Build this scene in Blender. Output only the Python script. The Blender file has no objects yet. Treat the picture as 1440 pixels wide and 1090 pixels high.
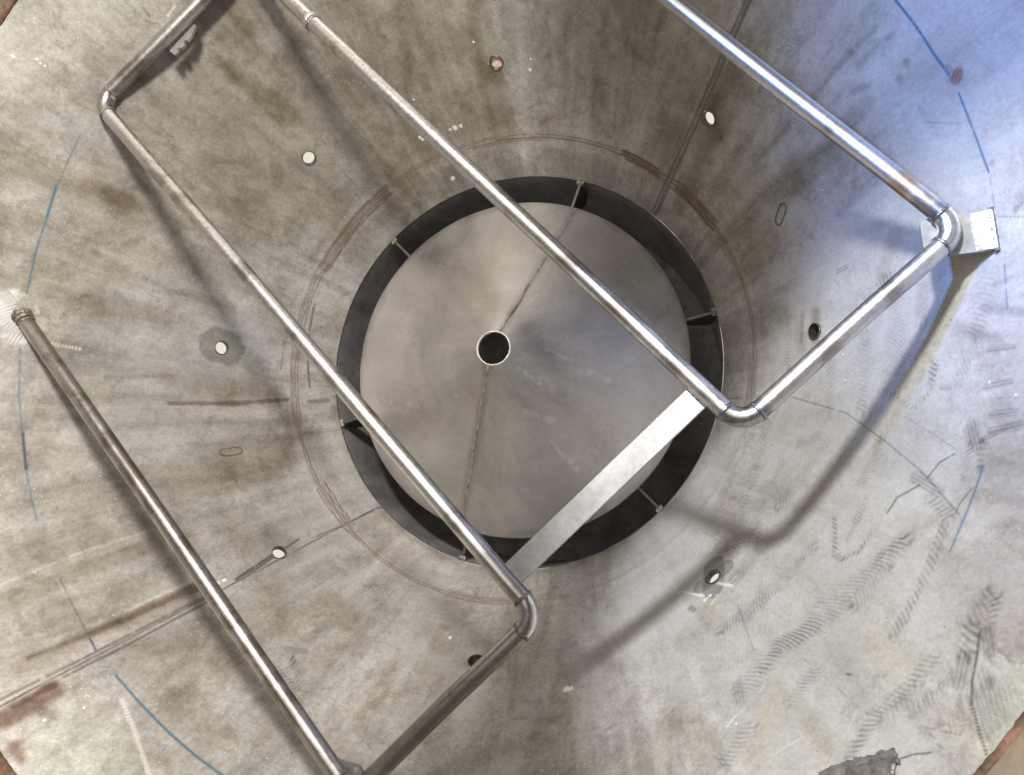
# Looking down into a stained steel hopper: cone wall, deflector cone over the outlet, pipe coil.
import bpy, math, random
import numpy as np
from mathutils import Vector, Matrix

S = 0.6                                   # radius of the outlet, metres (all tables below are in outlet radii)
HALF = math.radians(34.0); TAN = math.tan(HALF); CO = math.cos(HALF); SI = math.sin(HALF)
Z_TOP = 1.523                             # weld between the cone and the cylindrical shell
Z_COIL = 1.195
TH0 = 45.45                               # azimuth of the first plate seam
random.seed(7); RNG = np.random.default_rng(11)

# marks on the wall: kind, colour, half width, strength, [(azimuth, height) ...]
FEATURES=[
('g','gnd',0.0826,0.85,[(177.3,0.531),(177.5,0.487)]),
('s','dark',0.1308,0.35,[(177.4,0.508),(177.4,0.508)]),
('g','gnd',0.0467,0.9,[(312.0,0.551),(314.5,0.47)]),
('g','gnd',0.033,0.9,[(310.5,0.503),(316.0,0.519)]),
('s','brown',0.0514,0.7,[(44.2,0.502),(42.5,0.517)]),
('s','dark',0.0401,0.5,[(359.1,0.43),(356.4,0.442)]),
('s','dark',0.0649,0.6,[(220.0,0.491),(223.8,0.455)]),
('s','dark',0.0353,0.6,[(265.4,0.491),(267.1,0.51)]),
('s','dark',0.0563,0.5,[(88.5,0.503),(88.5,0.503)]),
('s','dark',0.0626,0.4,[(133.0,0.51),(133.0,0.51)]),
('s','brown',0.0475,0.5,[(358.7,0.512),(358.7,0.512)]),
('g','copper',0.0208,0.95,[(19.1,1.211),(18.9,1.204)]),
('g','copper',0.011,0.5,[(20.1,1.196),(20.1,1.197)]),
('s','dark',0.0307,0.5,[(19.1,1.205),(19.1,1.205)]),
('g','copper',0.0106,0.5,[(9.5,1.204),(9.5,1.204)]),
('s','olive',0.5753,0.35,[(105.3,0.674),(125.7,0.465)]),
('s','olive',0.3976,0.3,[(138.5,1.029),(137.6,0.487)]),
('s','brown',0.3804,0.22,[(163.7,1.208),(157.6,0.702)]),
('s','dark',0.4746,0.16,[(86.6,0.655),(58.6,0.486)]),
('s','brown',0.4253,0.2,[(204.1,1.167),(209.0,0.545)]),
('s','dark',0.336,0.18,[(210.3,1.287),(213.7,0.928)]),
('s','clean',0.5802,0.55,[(22.3,1.226),(357.9,1.011)]),
('s','clean',0.5672,0.6,[(347.2,0.701),(328.0,1.046)]),
('s','clean',0.3758,0.5,[(311.4,0.816),(315.2,1.22)]),
('s','clean',0.2477,0.6,[(8.8,0.662),(352.4,0.461)]),
('s','clean',0.2502,0.35,[(202.3,-0.124),(223.9,0.355)]),
('s','clean',0.2009,0.35,[(181.1,0.801),(175.7,0.459)]),
('s','purple',0.1711,0.4,[(349.3,1.234),(329.5,1.392)]),
('s','light',0.2265,0.25,[(233.2,1.365),(238.7,1.047)]),
('s','clean',0.1917,0.3,[(188.5,0.849),(196.4,0.665)]),
('s','clean',0.3283,0.7,[(315.2,0.178),(299.1,0.427)]),
('s','clean',0.189,0.5,[(333.5,0.104),(322.7,0.147)]),
('s','clean',0.1853,0.4,[(266.0,0.603),(249.8,0.185)]),
('s','olive',0.6589,0.35,[(96.7,0.529),(56.8,0.352)]),
('s','brown',0.3398,0.3,[(62.8,0.62),(35.5,0.354)]),
('s','brown',0.4343,0.25,[(112.1,0.743),(132.1,0.58)]),
('s','olive',0.3724,0.4,[(163.7,1.208),(162.5,0.881)]),
('s','brown',0.2844,0.25,[(188.7,1.163),(194.3,0.465)]),
('s','olive',0.4791,0.3,[(137.1,1.196),(146.3,0.671)]),
('s','dark',0.1536,0.3,[(216.4,1.357),(221.0,1.31)]),
('s','brown',0.3031,0.25,[(103.7,0.744),(104.2,0.329)]),
('s','brown',0.2177,0.3,[(92.1,0.205),(121.8,0.174)]),
('s','brown',0.0823,0.36,[(215.1,0.615),(220.2,0.588)]),
('s','brown',0.0829,0.36,[(142.5,0.163),(143.6,0.052)]),
('s','brown',0.0948,0.36,[(138.6,0.341),(139.4,0.217)]),
('s','olive',0.0637,0.36,[(135.0,0.977),(135.3,0.904)]),
('s','brown',0.0679,0.36,[(127.3,0.117),(127.0,0.025)]),
('s','brown',0.0721,0.36,[(72.6,0.446),(68.7,0.39)]),
('s','brown',0.0552,0.36,[(61.3,0.6),(58.2,0.569)]),
('s','olive',0.074,0.36,[(80.4,0.406),(76.8,0.339)]),
('s','olive',0.062,0.36,[(25.0,0.291),(20.0,0.323)]),
('s','brown',0.0627,0.36,[(43.0,0.682),(39.0,0.675)]),
('s','brown',0.0616,0.36,[(25.7,0.606),(21.4,0.63)]),
('s','brown',0.0599,0.36,[(170.4,1.19),(172.0,1.134)]),
('s','olive',0.0638,0.36,[(164.8,0.946),(166.4,0.88)]),
('s','brown',0.0688,0.36,[(205.8,1.081),(209.0,1.045)]),
('s','brown',0.079,0.36,[(197.8,0.602),(202.0,0.549)]),
('s','olive',0.067,0.36,[(212.1,0.796),(215.8,0.769)]),
('s','brown',0.0694,0.36,[(215.7,1.225),(219.1,1.2)]),
('s','brown',0.0666,0.36,[(233.9,0.907),(237.9,0.912)]),
('s','brown',0.0745,0.36,[(237.5,0.492),(242.9,0.511)]),
('s','brown',0.0683,0.36,[(254.8,0.635),(259.3,0.683)]),
('s','brown',0.0609,0.36,[(257.7,0.407),(262.1,0.46)]),
('s','brown',0.0583,0.36,[(154.1,1.369),(154.9,1.311)]),
('s','brown',0.0626,0.36,[(152.0,1.061),(153.0,0.994)]),
('s','brown',0.0589,0.36,[(96.4,0.637),(94.6,0.573)]),
('s','brown',0.0771,0.36,[(89.6,0.296),(86.3,0.215)]),
('s','brown',0.079,0.36,[(110.7,0.318),(109.0,0.219)]),
('s','olive',0.0711,0.36,[(160.4,0.905),(162.0,0.829)]),
('s','brown',0.0784,0.36,[(163.9,0.427),(166.4,0.338)]),
('s','brown',0.0664,0.36,[(172.9,0.724),(175.1,0.658)]),
('s','brown',0.0651,0.36,[(197.6,0.172),(202.0,0.127)]),
('s','brown',0.0781,0.36,[(186.1,0.341),(190.2,0.272)]),
('s','brown',0.052,0.95,[(89.8,0.741),(91.9,0.618),(90.3,0.451)]),
('s','brown',0.03,0.5,[(103.7,0.744),(104.9,0.583),(104.5,0.428)]),
('s','brown',0.0692,0.55,[(90.2,0.439),(91.5,0.219)]),
('s','light',0.0307,0.6,[(84.1,0.598),(84.1,0.404),(86.6,0.061)]),
('s','olive',0.0325,0.6,[(76.0,0.585),(77.5,0.42)]),
('s','dark',0.0313,0.7,[(97.7,0.354),(97.7,0.335)]),
('s','olive',0.0481,0.5,[(75.3,0.321),(79.1,0.224)]),
('s','brown',0.0496,0.75,[(124.8,1.061),(125.1,0.986)]),
('s','brown',0.038,0.6,[(118.8,0.961),(120.0,0.841)]),
('s','brown',0.0458,0.85,[(131.5,0.937),(130.5,0.67)]),
('s','olive',0.0377,0.5,[(134.7,1.097),(132.0,0.901)]),
('s','olive',0.0297,0.5,[(122.2,0.782),(124.6,0.691)]),
('s','dark',0.1449,0.35,[(136.0,0.452),(138.0,0.166)]),
('s','olive',0.0927,0.45,[(149.0,0.574),(142.4,0.23)]),
('s','brown',0.0303,0.6,[(103.5,0.659),(109.9,0.442)]),
('s','olive',0.0678,0.6,[(159.2,1.376),(158.6,1.112),(157.8,0.785)]),
('s','brown',0.0406,0.8,[(158.0,1.113),(157.5,0.948)]),
('s','light',0.0282,0.4,[(168.1,1.306),(169.7,0.961),(170.6,0.647)]),
('s','olive',0.0423,0.5,[(170.0,1.295),(170.8,0.979)]),
('s','olive',0.0493,0.6,[(173.5,1.277),(174.4,1.034),(173.7,0.794)]),
('s','brown',0.0175,0.4,[(155.6,1.348),(155.4,1.316)]),
('s','brown',0.0355,0.4,[(111.3,0.455),(111.4,0.215)]),
('s','olive',0.0409,0.5,[(111.9,0.651),(112.9,0.405)]),
('s','brown',0.0251,0.35,[(67.2,0.698),(67.7,0.432)]),
('s','dark',0.0187,0.5,[(64.6,0.562),(64.3,0.559)]),
('s','olive',0.0331,0.4,[(65.6,0.384),(66.0,0.308)]),
('s','light',0.0712,0.35,[(61.4,0.465),(56.1,0.296)]),
('s','brown',0.0282,0.4,[(73.5,0.679),(75.0,0.547)]),
('s','brown',0.0341,0.35,[(118.9,0.676),(119.0,0.441)]),
('s','olive',0.0408,0.4,[(135.8,0.659),(128.1,0.581)]),
('s','brown',0.0742,0.3,[(120.6,0.199),(129.8,0.116)]),
('s','olive',0.0213,0.8,[(188.7,1.244),(188.9,1.057),(188.2,0.672)]),
('s','brown',0.0469,0.6,[(184.5,0.71),(189.0,0.453)]),
('s','rustd',0.012,0.85,[(189.3,0.705),(189.3,0.454),(188.2,0.228)]),
('s','brown',0.0457,0.6,[(185.8,0.45),(187.9,0.265)]),
('s','brown',0.016,0.6,[(185.3,0.92),(184.2,0.697)]),
('s','rustd',0.0111,0.8,[(188.7,0.138),(188.1,0.043)]),
('s','olive',0.0672,0.55,[(203.5,1.014),(203.7,0.695)]),
('s','olive',0.0342,0.5,[(203.2,1.282),(204.1,0.949)]),
('s','brown',0.0616,0.6,[(203.5,0.521),(202.5,0.252)]),
('s','brown',0.0528,0.5,[(206.6,0.745),(205.0,0.298)]),
('s','dark',0.0492,0.4,[(194.8,0.318),(202.5,0.258)]),
('s','brown',0.0426,0.5,[(193.4,0.22),(202.3,0.273)]),
('s','brown',0.0197,0.5,[(213.0,1.346),(212.3,1.119),(211.9,0.812)]),
('s','lightl',0.0062,0.9,[(211.6,1.335),(210.7,1.106),(210.5,0.838)]),
('s','rustd',0.0191,0.9,[(220.7,1.345),(221.4,1.126),(221.8,0.827)]),
('s','brown',0.0434,0.6,[(221.1,1.388),(222.1,1.134),(223.0,0.83)]),
('s','brown',0.0338,0.6,[(213.8,1.353),(213.0,1.104),(212.9,0.77)]),
('s','lightl',0.0055,0.7,[(219.9,1.294),(220.4,1.114),(220.6,0.831)]),
('s','dark',0.0959,0.3,[(208.1,1.31),(210.6,0.9)]),
('s','olive',0.0588,0.4,[(218.7,0.979),(218.1,0.77)]),
('s','dark',0.0129,0.5,[(215.3,1.325),(218.1,1.317)]),
('s','dark',0.0473,0.5,[(215.3,0.907),(218.3,0.825)]),
('s','light',0.0395,0.4,[(220.3,1.068),(223.0,0.908)]),
('s','rust',0.0366,1.0,[(225.4,1.473),(225.7,1.416),(225.3,1.34)]),
('s','rust',0.0234,0.9,[(228.4,1.482),(230.0,1.488)]),
('s','rustd',0.0148,0.8,[(224.7,1.432),(224.9,1.326)]),
('s','dark',0.0193,0.7,[(228.1,1.432),(228.5,1.393)]),
('s','rustd',0.022,0.6,[(226.7,1.383),(227.5,1.374)]),
('s','green',0.1074,0.6,[(230.0,1.431),(235.5,1.344)]),
('s','light',0.0048,0.7,[(229.0,1.417),(230.7,1.394),(233.4,1.388)]),
('s','brown',0.0848,0.35,[(232.2,1.037),(233.9,0.714)]),
('s','brown',0.052,0.35,[(234.4,1.116),(240.1,1.079)]),
('s','dark',0.058,0.35,[(244.8,0.506),(241.8,0.188)]),
('s','brown',0.073,0.4,[(260.0,0.237),(261.9,0.621)]),
('s','brown',0.0567,0.3,[(253.9,0.808),(255.1,0.572)]),
('s','light',0.083,0.35,[(250.2,0.881),(253.1,0.692)]),
('s','brown',0.031,0.4,[(236.8,0.606),(237.0,0.465)]),
('s','dark',0.0155,0.5,[(258.5,0.364),(259.9,0.371)]),
('s','light',0.022,0.35,[(257.1,0.654),(257.5,0.86)]),
('s','brown',0.0552,0.35,[(277.6,0.871),(283.2,0.839)]),
('s','light',0.0336,0.4,[(268.9,0.714),(271.2,0.529)]),
('s','brown',0.0382,0.35,[(228.5,0.621),(229.8,0.371)]),
('s','light',0.0456,0.3,[(250.2,0.356),(252.8,0.158)]),
('s','brown',0.045,0.85,[(44.1,0.594),(43.6,0.511),(40.4,0.495)]),
('s','brown',0.0506,0.6,[(40.0,0.12),(41.3,0.366),(43.1,0.563)]),
('s','brown',0.0284,0.5,[(42.9,0.595),(43.5,0.83)]),
('s','brown',0.0274,0.5,[(40.1,0.854),(37.2,0.714)]),
('s','slate',0.0314,0.7,[(25.1,0.647),(23.5,0.799),(24.1,0.968)]),
('s','olive',0.0468,0.8,[(24.3,0.514),(22.9,0.685),(23.0,0.792)]),
('s','slate',0.0173,0.7,[(26.3,0.947),(25.2,0.995)]),
('s','slate',0.0163,0.6,[(27.5,1.107),(27.2,1.132)]),
('s','slate',0.0125,0.6,[(30.1,0.823),(29.9,0.992),(29.3,1.103)]),
('s','slate',0.0217,0.5,[(27.9,1.011),(27.9,1.087)]),
('s','slate',0.0143,0.5,[(31.1,0.511),(30.0,0.704)]),
('s','brown',0.0672,0.4,[(19.4,0.424),(16.0,0.234)]),
('s','brown',0.0116,0.8,[(24.0,1.114),(23.7,1.116)]),
('s','brown',0.0117,0.7,[(23.2,1.076),(23.0,1.077)]),
('s','brown',0.0307,0.85,[(1.8,0.521),(357.0,0.511)]),
('s','brown',0.0172,0.7,[(2.0,0.457),(357.7,0.443)]),
('s','slate',0.0256,0.55,[(14.5,0.711),(15.8,0.904)]),
('s','brown',0.0154,0.45,[(19.5,0.85),(16.6,0.797)]),
('s','slate',0.0092,0.5,[(19.2,1.081),(18.1,1.089)]),
('s','brown',0.0297,0.5,[(7.6,0.882),(4.0,0.809)]),
('s','purple',0.0103,0.8,[(4.6,1.248),(4.2,1.231)]),
('s','purple',0.0188,0.6,[(355.9,1.124),(354.6,1.227)]),
('s','purple',0.0259,0.5,[(354.5,1.042),(352.6,1.154)]),
('s','purple',0.0146,0.5,[(357.9,1.156),(358.2,1.23)]),
('s','light',0.0275,0.7,[(303.7,0.767),(303.0,0.97),(302.8,1.155)]),
('s','light',0.0187,0.5,[(315.0,0.861),(315.3,0.926)]),
('s','tan',0.0473,0.5,[(310.0,1.044),(305.4,1.136)]),
('s','tan',0.024,0.45,[(311.0,1.185),(311.0,1.266)]),
('s','tan',0.0092,0.7,[(308.5,0.584),(314.6,0.664)]),
('s','tan',0.0508,0.35,[(321.3,1.133),(321.0,1.216)]),
('s','tan',0.0242,0.4,[(319.9,1.418),(320.6,1.511)]),
('s','green',0.0272,0.5,[(325.3,1.481),(320.2,1.495)]),
('s','dark',0.0503,0.3,[(324.7,0.39),(331.3,0.526)]),
('s','brown',0.0387,0.35,[(55.2,0.239),(47.9,0.44)]),
('s','olive',0.0459,0.35,[(20.9,0.095),(11.0,0.102)]),
('s','brown',0.0451,0.4,[(28.8,0.157),(20.0,0.232)]),
('s','rustd',0.0108,0.6,[(307.3,0.554),(307.6,0.571)]),
('s','dark',0.0805,0.45,[(95.7,0.11),(90.0,0.059)]),
('s','dark',0.0718,0.5,[(81.6,0.066),(66.5,0.064)]),
('s','light',0.029,0.5,[(85.2,0.159),(86.2,0.026)]),
('s','dark',0.0605,0.35,[(125.5,0.097),(122.0,0.009)]),
('s','dark',0.0445,0.6,[(107.8,0.113),(107.0,0.07)]),
('s','brown',0.0757,0.3,[(160.0,0.07),(178.8,0.024)]),
('s','light',0.0498,0.35,[(218.6,0.075),(235.0,0.052)]),
('s','light',0.0564,0.3,[(291.9,0.156),(306.3,0.195)]),
('s','dark',0.0529,0.3,[(154.4,0.109),(155.4,0.065)]),
('s','brown',0.0338,0.4,[(6.9,-0.066),(356.2,-0.035)]),
('l','ink',0.0045,0.55,[(152.6,1.198),(156.8,1.195),(160.4,1.194)]),
('l','ink',0.0078,0.9,[(159.7,1.198),(164.0,1.192)]),
('l','ink',0.006,0.75,[(164.0,1.192),(169.0,1.194),(174.6,1.193)]),
('l','ink',0.0058,0.6,[(182.1,1.192),(188.7,1.19),(194.4,1.185)]),
('l','inkd',0.0074,0.85,[(193.4,1.185),(198.2,1.188)]),
('l','ink',0.0051,0.55,[(198.2,1.188),(202.0,1.189),(205.1,1.189)]),
('l','inkd',0.0043,0.5,[(213.3,1.181),(218.4,1.179),(221.0,1.182)]),
('l','inkd',0.0058,0.8,[(221.8,1.183),(223.5,1.186)]),
('l','ink',0.0061,0.9,[(227.5,1.18),(232.4,1.176),(237.4,1.175),(245.4,1.176)]),
('l','inkb',0.0058,0.9,[(29.9,1.191),(25.6,1.189),(22.5,1.186),(19.6,1.191)]),
('l','inkb',0.0048,0.85,[(17.4,1.191),(13.8,1.186),(10.9,1.186),(8.8,1.188)]),
('l','inkb',0.003,0.4,[(8.4,1.187),(5.4,1.182)]),
('l','inkb',0.0038,0.5,[(359.7,1.183),(355.4,1.183)]),
('l','inkb',0.0033,0.4,[(353.6,1.181),(352.5,1.181)]),
('l','inkb',0.0045,0.75,[(340.4,1.179),(336.2,1.179),(331.9,1.18)]),
('l','inkb',0.0032,0.35,[(324.9,1.176),(323.9,1.179)]),
('l','inkb',0.0041,0.4,[(311.8,1.174),(312.4,1.173)]),
('l','crack',0.0024,0.65,[(347.7,0.417),(345.0,0.684),(341.6,0.859),(338.9,1.005),(335.4,1.163)]),
('l','crack',0.002,0.4,[(344.8,0.906),(341.6,1.093)]),
('l','crack',0.0036,0.9,[(326.8,1.345),(325.3,1.366),(323.4,1.39),(321.9,1.42)]),
('l','crack',0.0022,0.8,[(321.9,1.42),(320.6,1.472),(319.8,1.508)]),
('l','crack',0.003,0.7,[(338.2,1.034),(340.1,1.057),(341.1,1.091)]),
('l','crack',0.0036,0.7,[(333.4,0.955),(335.4,0.966),(337.3,1.019)]),
('l','crack',0.0029,0.6,[(338.0,1.166),(336.5,1.152),(335.5,1.151)]),
('l','crack',0.0018,0.5,[(318.4,1.373),(319.7,1.442)]),
('l','crack',0.0018,0.5,[(318.4,1.373),(318.0,1.446)]),
('l','crack',0.0025,0.8,[(315.3,1.381),(316.3,1.395),(317.3,1.42)]),
('l','crack',0.0029,0.4,[(347.9,0.125),(347.8,-0.063)]),
('l','crack',0.0017,0.5,[(6.3,1.076),(3.3,1.248)]),
('l','crack',0.0017,0.4,[(1.7,1.127),(360.0,1.235)]),
('l','crack',0.0019,0.4,[(316.8,0.881),(315.3,0.722)]),
('l','crack',0.0025,0.5,[(313.4,0.681),(311.3,0.865)]),
('l','crack',0.002,0.4,[(17.3,1.078),(14.7,1.166)]),
('l','crack',0.0019,0.35,[(314.7,0.908),(315.9,1.253)]),
('l','white',0.002,0.45,[(315.4,1.227),(310.0,1.288)]),
('l','white',0.0021,0.4,[(310.3,1.18),(307.2,1.171)]),
('l','white',0.0022,0.5,[(309.9,0.986),(304.1,1.021)]),
('l','crack',0.0025,0.35,[(186.8,0.896),(185.0,0.867)]),
('l','crack',0.0036,0.6,[(133.5,1.261),(133.9,1.228)]),
('l','crack',0.0027,0.5,[(134.6,1.228),(133.8,1.196)]),
('l','crack',0.0059,0.7,[(161.8,0.159),(169.0,0.149),(184.6,0.121)]),
('l','crack',0.0043,0.5,[(173.4,0.25),(180.6,0.254)]),
('l','crack',0.004,0.75,[(45.9,0.919),(45.9,0.51),(46.5,0.002)]),
('l','crack',0.004,0.75,[(45.1,0.928),(44.9,0.523),(44.9,0.021)]),
('l','crack',0.0051,0.8,[(222.1,0.4),(224.2,0.678)]),
('l','crack',0.0069,0.9,[(222.3,0.474),(223.7,0.695)]),
('l','rustd',0.0054,0.7,[(223.8,0.814),(223.7,1.134),(223.5,1.454)]),
('l','crack',0.0043,0.8,[(224.8,0.829),(224.8,1.125),(224.5,1.294)]),
('l','crack',0.0049,0.6,[(224.6,0.006),(223.4,0.349)]),
('p','white',0.0124,1.0,[(101.8,0.28),(101.7,0.28)]),
('p','white',0.0089,1.0,[(100.3,0.279),(100.3,0.279)]),
('p','white',0.0071,1.0,[(103.0,0.282),(103.0,0.282)]),
('p','white',0.0078,1.0,[(110.5,0.303),(110.5,0.303)]),
('p','white',0.01,1.0,[(110.2,0.289),(110.2,0.289)]),
('p','white',0.0119,1.0,[(107.9,0.076),(107.9,0.076)]),
('p','white',0.0083,1.0,[(81.8,0.466),(81.8,0.466)]),
('p','white',0.0052,1.0,[(81.4,0.507),(81.4,0.507)]),
('p','white',0.0059,1.0,[(91.9,0.594),(91.9,0.594)]),
('p','white',0.0062,1.0,[(107.6,0.453),(107.6,0.453)]),
('p','white',0.0071,1.0,[(147.9,1.469),(147.9,1.469)]),
('p','white',0.0057,1.0,[(146.6,1.41),(146.6,1.41)]),
('p','white',0.0052,1.0,[(146.8,1.397),(146.8,1.397)]),
('p','white',0.0046,1.0,[(146.8,1.383),(146.8,1.383)]),
('p','white',0.0038,1.0,[(19.1,0.686),(19.1,0.686)]),
('p','white',0.0034,1.0,[(29.1,0.874),(29.1,0.874)]),
('p','white',0.0033,1.0,[(339.4,1.041),(339.4,1.041)]),
('p','white',0.0039,1.0,[(350.0,0.654),(350.0,0.654)]),
('p','white',0.0034,1.0,[(353.9,0.636),(353.9,0.636)]),
('p','white',0.004,1.0,[(347.1,1.221),(347.1,1.221)]),
('p','white',0.0031,1.0,[(348.4,1.147),(348.4,1.147)]),
('p','white',0.0121,1.0,[(284.7,0.652),(284.7,0.652)]),
('p','white',0.0108,1.0,[(285.4,0.653),(285.4,0.653)]),
('p','white',0.0092,1.0,[(261.5,0.41),(261.5,0.41)]),
('p','white',0.0041,1.0,[(273.9,0.666),(273.9,0.666)]),
('p','white',0.0044,1.0,[(305.2,1.031),(305.2,1.031)]),
('p','white',0.003,1.0,[(19.6,1.288),(19.6,1.288)]),
('p','white',0.0027,1.0,[(4.1,1.031),(4.1,1.031)]),
('p','white',0.012,1.0,[(222.9,0.761),(222.9,0.761)]),
('p','white',0.0091,1.0,[(222.8,0.732),(222.8,0.732)]),
('p','white',0.004,1.0,[(228.8,1.297),(228.8,1.297)]),
('p','white',0.0037,1.0,[(232.3,1.332),(232.3,1.332)]),
('p','white',0.0053,1.0,[(227.7,1.393),(227.7,1.393)]),
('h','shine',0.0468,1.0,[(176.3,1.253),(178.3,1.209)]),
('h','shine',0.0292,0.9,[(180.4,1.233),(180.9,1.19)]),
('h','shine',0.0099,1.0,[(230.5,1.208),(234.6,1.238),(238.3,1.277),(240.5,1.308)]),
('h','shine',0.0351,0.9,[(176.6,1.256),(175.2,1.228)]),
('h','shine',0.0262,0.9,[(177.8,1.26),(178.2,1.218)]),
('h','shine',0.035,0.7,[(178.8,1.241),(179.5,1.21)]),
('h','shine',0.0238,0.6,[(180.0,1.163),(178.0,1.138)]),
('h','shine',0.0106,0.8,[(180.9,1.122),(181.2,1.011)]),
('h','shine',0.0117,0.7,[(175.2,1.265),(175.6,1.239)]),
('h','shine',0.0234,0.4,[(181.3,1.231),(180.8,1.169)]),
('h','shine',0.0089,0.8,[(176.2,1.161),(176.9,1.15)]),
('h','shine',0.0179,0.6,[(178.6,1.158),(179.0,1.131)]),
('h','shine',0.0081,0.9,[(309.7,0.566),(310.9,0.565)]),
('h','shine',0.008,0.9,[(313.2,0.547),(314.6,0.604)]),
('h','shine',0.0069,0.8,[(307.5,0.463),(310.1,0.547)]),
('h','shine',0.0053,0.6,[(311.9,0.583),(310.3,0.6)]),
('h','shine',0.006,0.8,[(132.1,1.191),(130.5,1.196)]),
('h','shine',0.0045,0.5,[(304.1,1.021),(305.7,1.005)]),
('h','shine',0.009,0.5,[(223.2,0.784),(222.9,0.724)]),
('c','grind',0.0234,0.5,[(4.2,0.388),(353.8,0.377)]),
('c','grind',0.0214,0.45,[(353.2,0.582),(345.2,0.606)]),
('c','grind',0.0279,0.5,[(356.2,0.72),(345.3,0.745)]),
('c','grind',0.0439,0.75,[(1.8,0.827),(355.1,0.848),(348.4,0.848)]),
('c','grind',0.0282,0.6,[(1.7,0.938),(356.2,0.932)]),
('c','grind',0.0139,0.8,[(351.1,0.978),(347.7,0.974),(345.7,0.93),(347.4,0.857)]),
('c','grind',0.0196,0.75,[(352.6,1.097),(348.5,1.054)]),
('c','grind',0.0167,0.8,[(342.2,1.127),(339.0,1.14)]),
('c','grind',0.0144,0.7,[(342.6,1.161),(340.0,1.173)]),
('c','grind',0.0321,0.6,[(343.0,0.321),(335.9,0.326),(324.2,0.401)]),
('c','grind',0.0223,0.5,[(335.9,0.466),(327.2,0.476)]),
('c','grind',0.0293,0.6,[(340.1,0.629),(335.1,0.583),(328.8,0.544)]),
('c','grind',0.019,0.6,[(336.3,1.068),(334.9,1.139)]),
('c','grind',0.0277,0.6,[(323.4,0.508),(316.6,0.461)]),
('c','grind',0.0345,0.75,[(323.8,0.596),(319.9,0.591),(315.9,0.588)]),
('c','grind',0.0117,0.8,[(330.6,0.789),(326.5,0.861),(326.5,0.894),(328.1,0.929),(331.0,0.936)]),
('c','grind',0.0338,0.85,[(331.3,1.046),(325.8,0.991),(320.1,0.962),(313.7,0.921),(307.2,0.949)]),
('c','grind',0.0275,0.65,[(325.9,0.774),(320.3,0.746),(314.9,0.737),(309.6,0.723)]),
('c','grind',0.0165,0.65,[(334.0,1.134),(331.1,1.145),(326.7,1.157),(322.6,1.163)]),
('c','grind',0.0192,0.9,[(323.4,1.288),(316.0,1.269),(312.3,1.3)]),
('c','grind',0.0242,0.65,[(322.8,1.349),(318.4,1.32)]),
('c','grind',0.0261,0.9,[(330.1,1.321),(327.2,1.316),(324.6,1.346)]),
('c','grind',0.0184,0.8,[(330.0,1.339),(327.7,1.359)]),
('c','grind',0.0346,0.5,[(326.0,1.462),(323.2,1.455),(321.3,1.456)]),
('c','grind',0.0298,0.5,[(324.9,1.471),(319.5,1.406)]),
('c','grind',0.0324,0.7,[(306.6,1.063),(302.2,1.115)]),
('c','grind',0.0564,0.3,[(280.9,0.439),(292.2,0.606)]),
('c','grind',0.049,0.25,[(282.6,0.551),(290.6,0.684)]),
('c','grind',0.0169,0.9,[(240.5,0.752),(245.9,0.83)]),
('c','grind',0.014,0.7,[(239.9,0.811),(245.2,0.841)]),
('c','grind',0.0254,0.4,[(343.0,0.668),(338.1,0.741)]),
('c','grind',0.0207,0.45,[(319.4,0.913),(323.9,0.932)]),
('c','grind',0.0216,0.45,[(311.0,0.875),(306.4,0.834)]),
('c','grind',0.0262,0.5,[(322.9,1.014),(328.0,1.046)]),
('c','grind',0.024,0.5,[(341.6,0.848),(335.8,0.824)]),
('c','grind',0.0274,0.5,[(357.9,1.011),(353.5,0.965)]),
('c','grind',0.0302,0.45,[(359.5,1.14),(353.4,1.094)]),
('c','grind',0.0259,0.45,[(315.5,1.06),(311.0,1.081)]),
('c','grind',0.0191,0.5,[(320.7,1.293),(316.5,1.285)]),
('c','grind',0.0236,0.5,[(313.5,0.361),(306.2,0.29)]),
('c','grind',0.0271,0.4,[(331.6,0.226),(320.4,0.282)]),
('c','grind',0.0214,0.5,[(323.9,1.422),(321.4,1.4)]),
('c','grind',0.0196,0.45,[(347.1,0.772),(341.5,0.835)]),
('c','grind',0.0197,0.4,[(358.8,0.458),(347.4,0.496)]),
('c','grind',0.0165,0.5,[(334.4,0.869),(328.7,0.87)]),
('c','grind',0.0154,0.45,[(323.1,1.49),(318.7,1.467)]),
('c','grind',0.0242,0.4,[(347.7,0.211),(341.7,0.291)]),
('c','grind',0.026,0.35,[(303.9,0.653),(308.5,0.676)]),
('c','grind',0.0188,0.4,[(356.2,0.147),(349.3,0.205)]),
('c','grind',0.0304,0.35,[(35.6,1.072),(36.9,0.882)]),
('c','grind',0.016,0.4,[(319.2,1.211),(314.7,1.207)]),
('c','grind',0.0147,0.35,[(237.9,1.245),(240.2,1.248)]),
('c','grind',0.0148,0.4,[(237.8,1.219),(240.2,1.235)]),
('d','grind',0.023,0.75,[(344.0,1.122),(342.3,1.147)]),
('d','grind',0.024,0.75,[(338.0,1.0),(337.1,1.082)]),
('d','grind',0.02,0.7,[(327.1,1.359),(326.0,1.386)]),
('d','grind',0.0202,0.7,[(324.5,1.349),(322.7,1.372)]),
('d','grind',0.0177,0.6,[(324.3,1.404),(323.7,1.425)]),
('d','grind',0.0174,0.7,[(238.8,0.739),(241.1,0.708)]),
('d','grind',0.0229,0.6,[(307.4,0.93),(306.9,0.976)]),
('d','grind',0.015,0.6,[(302.0,1.089),(302.3,1.124)]),
('d','grind',0.0243,0.4,[(339.8,0.515),(341.2,0.587)]),
('d','grind',0.0104,0.7,[(351.6,1.136),(351.6,1.202)]),
('d','grind',0.0103,0.75,[(347.9,1.137),(348.3,1.202)]),
('d','grind',0.0122,0.75,[(345.3,1.169),(345.6,1.222)]),
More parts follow.
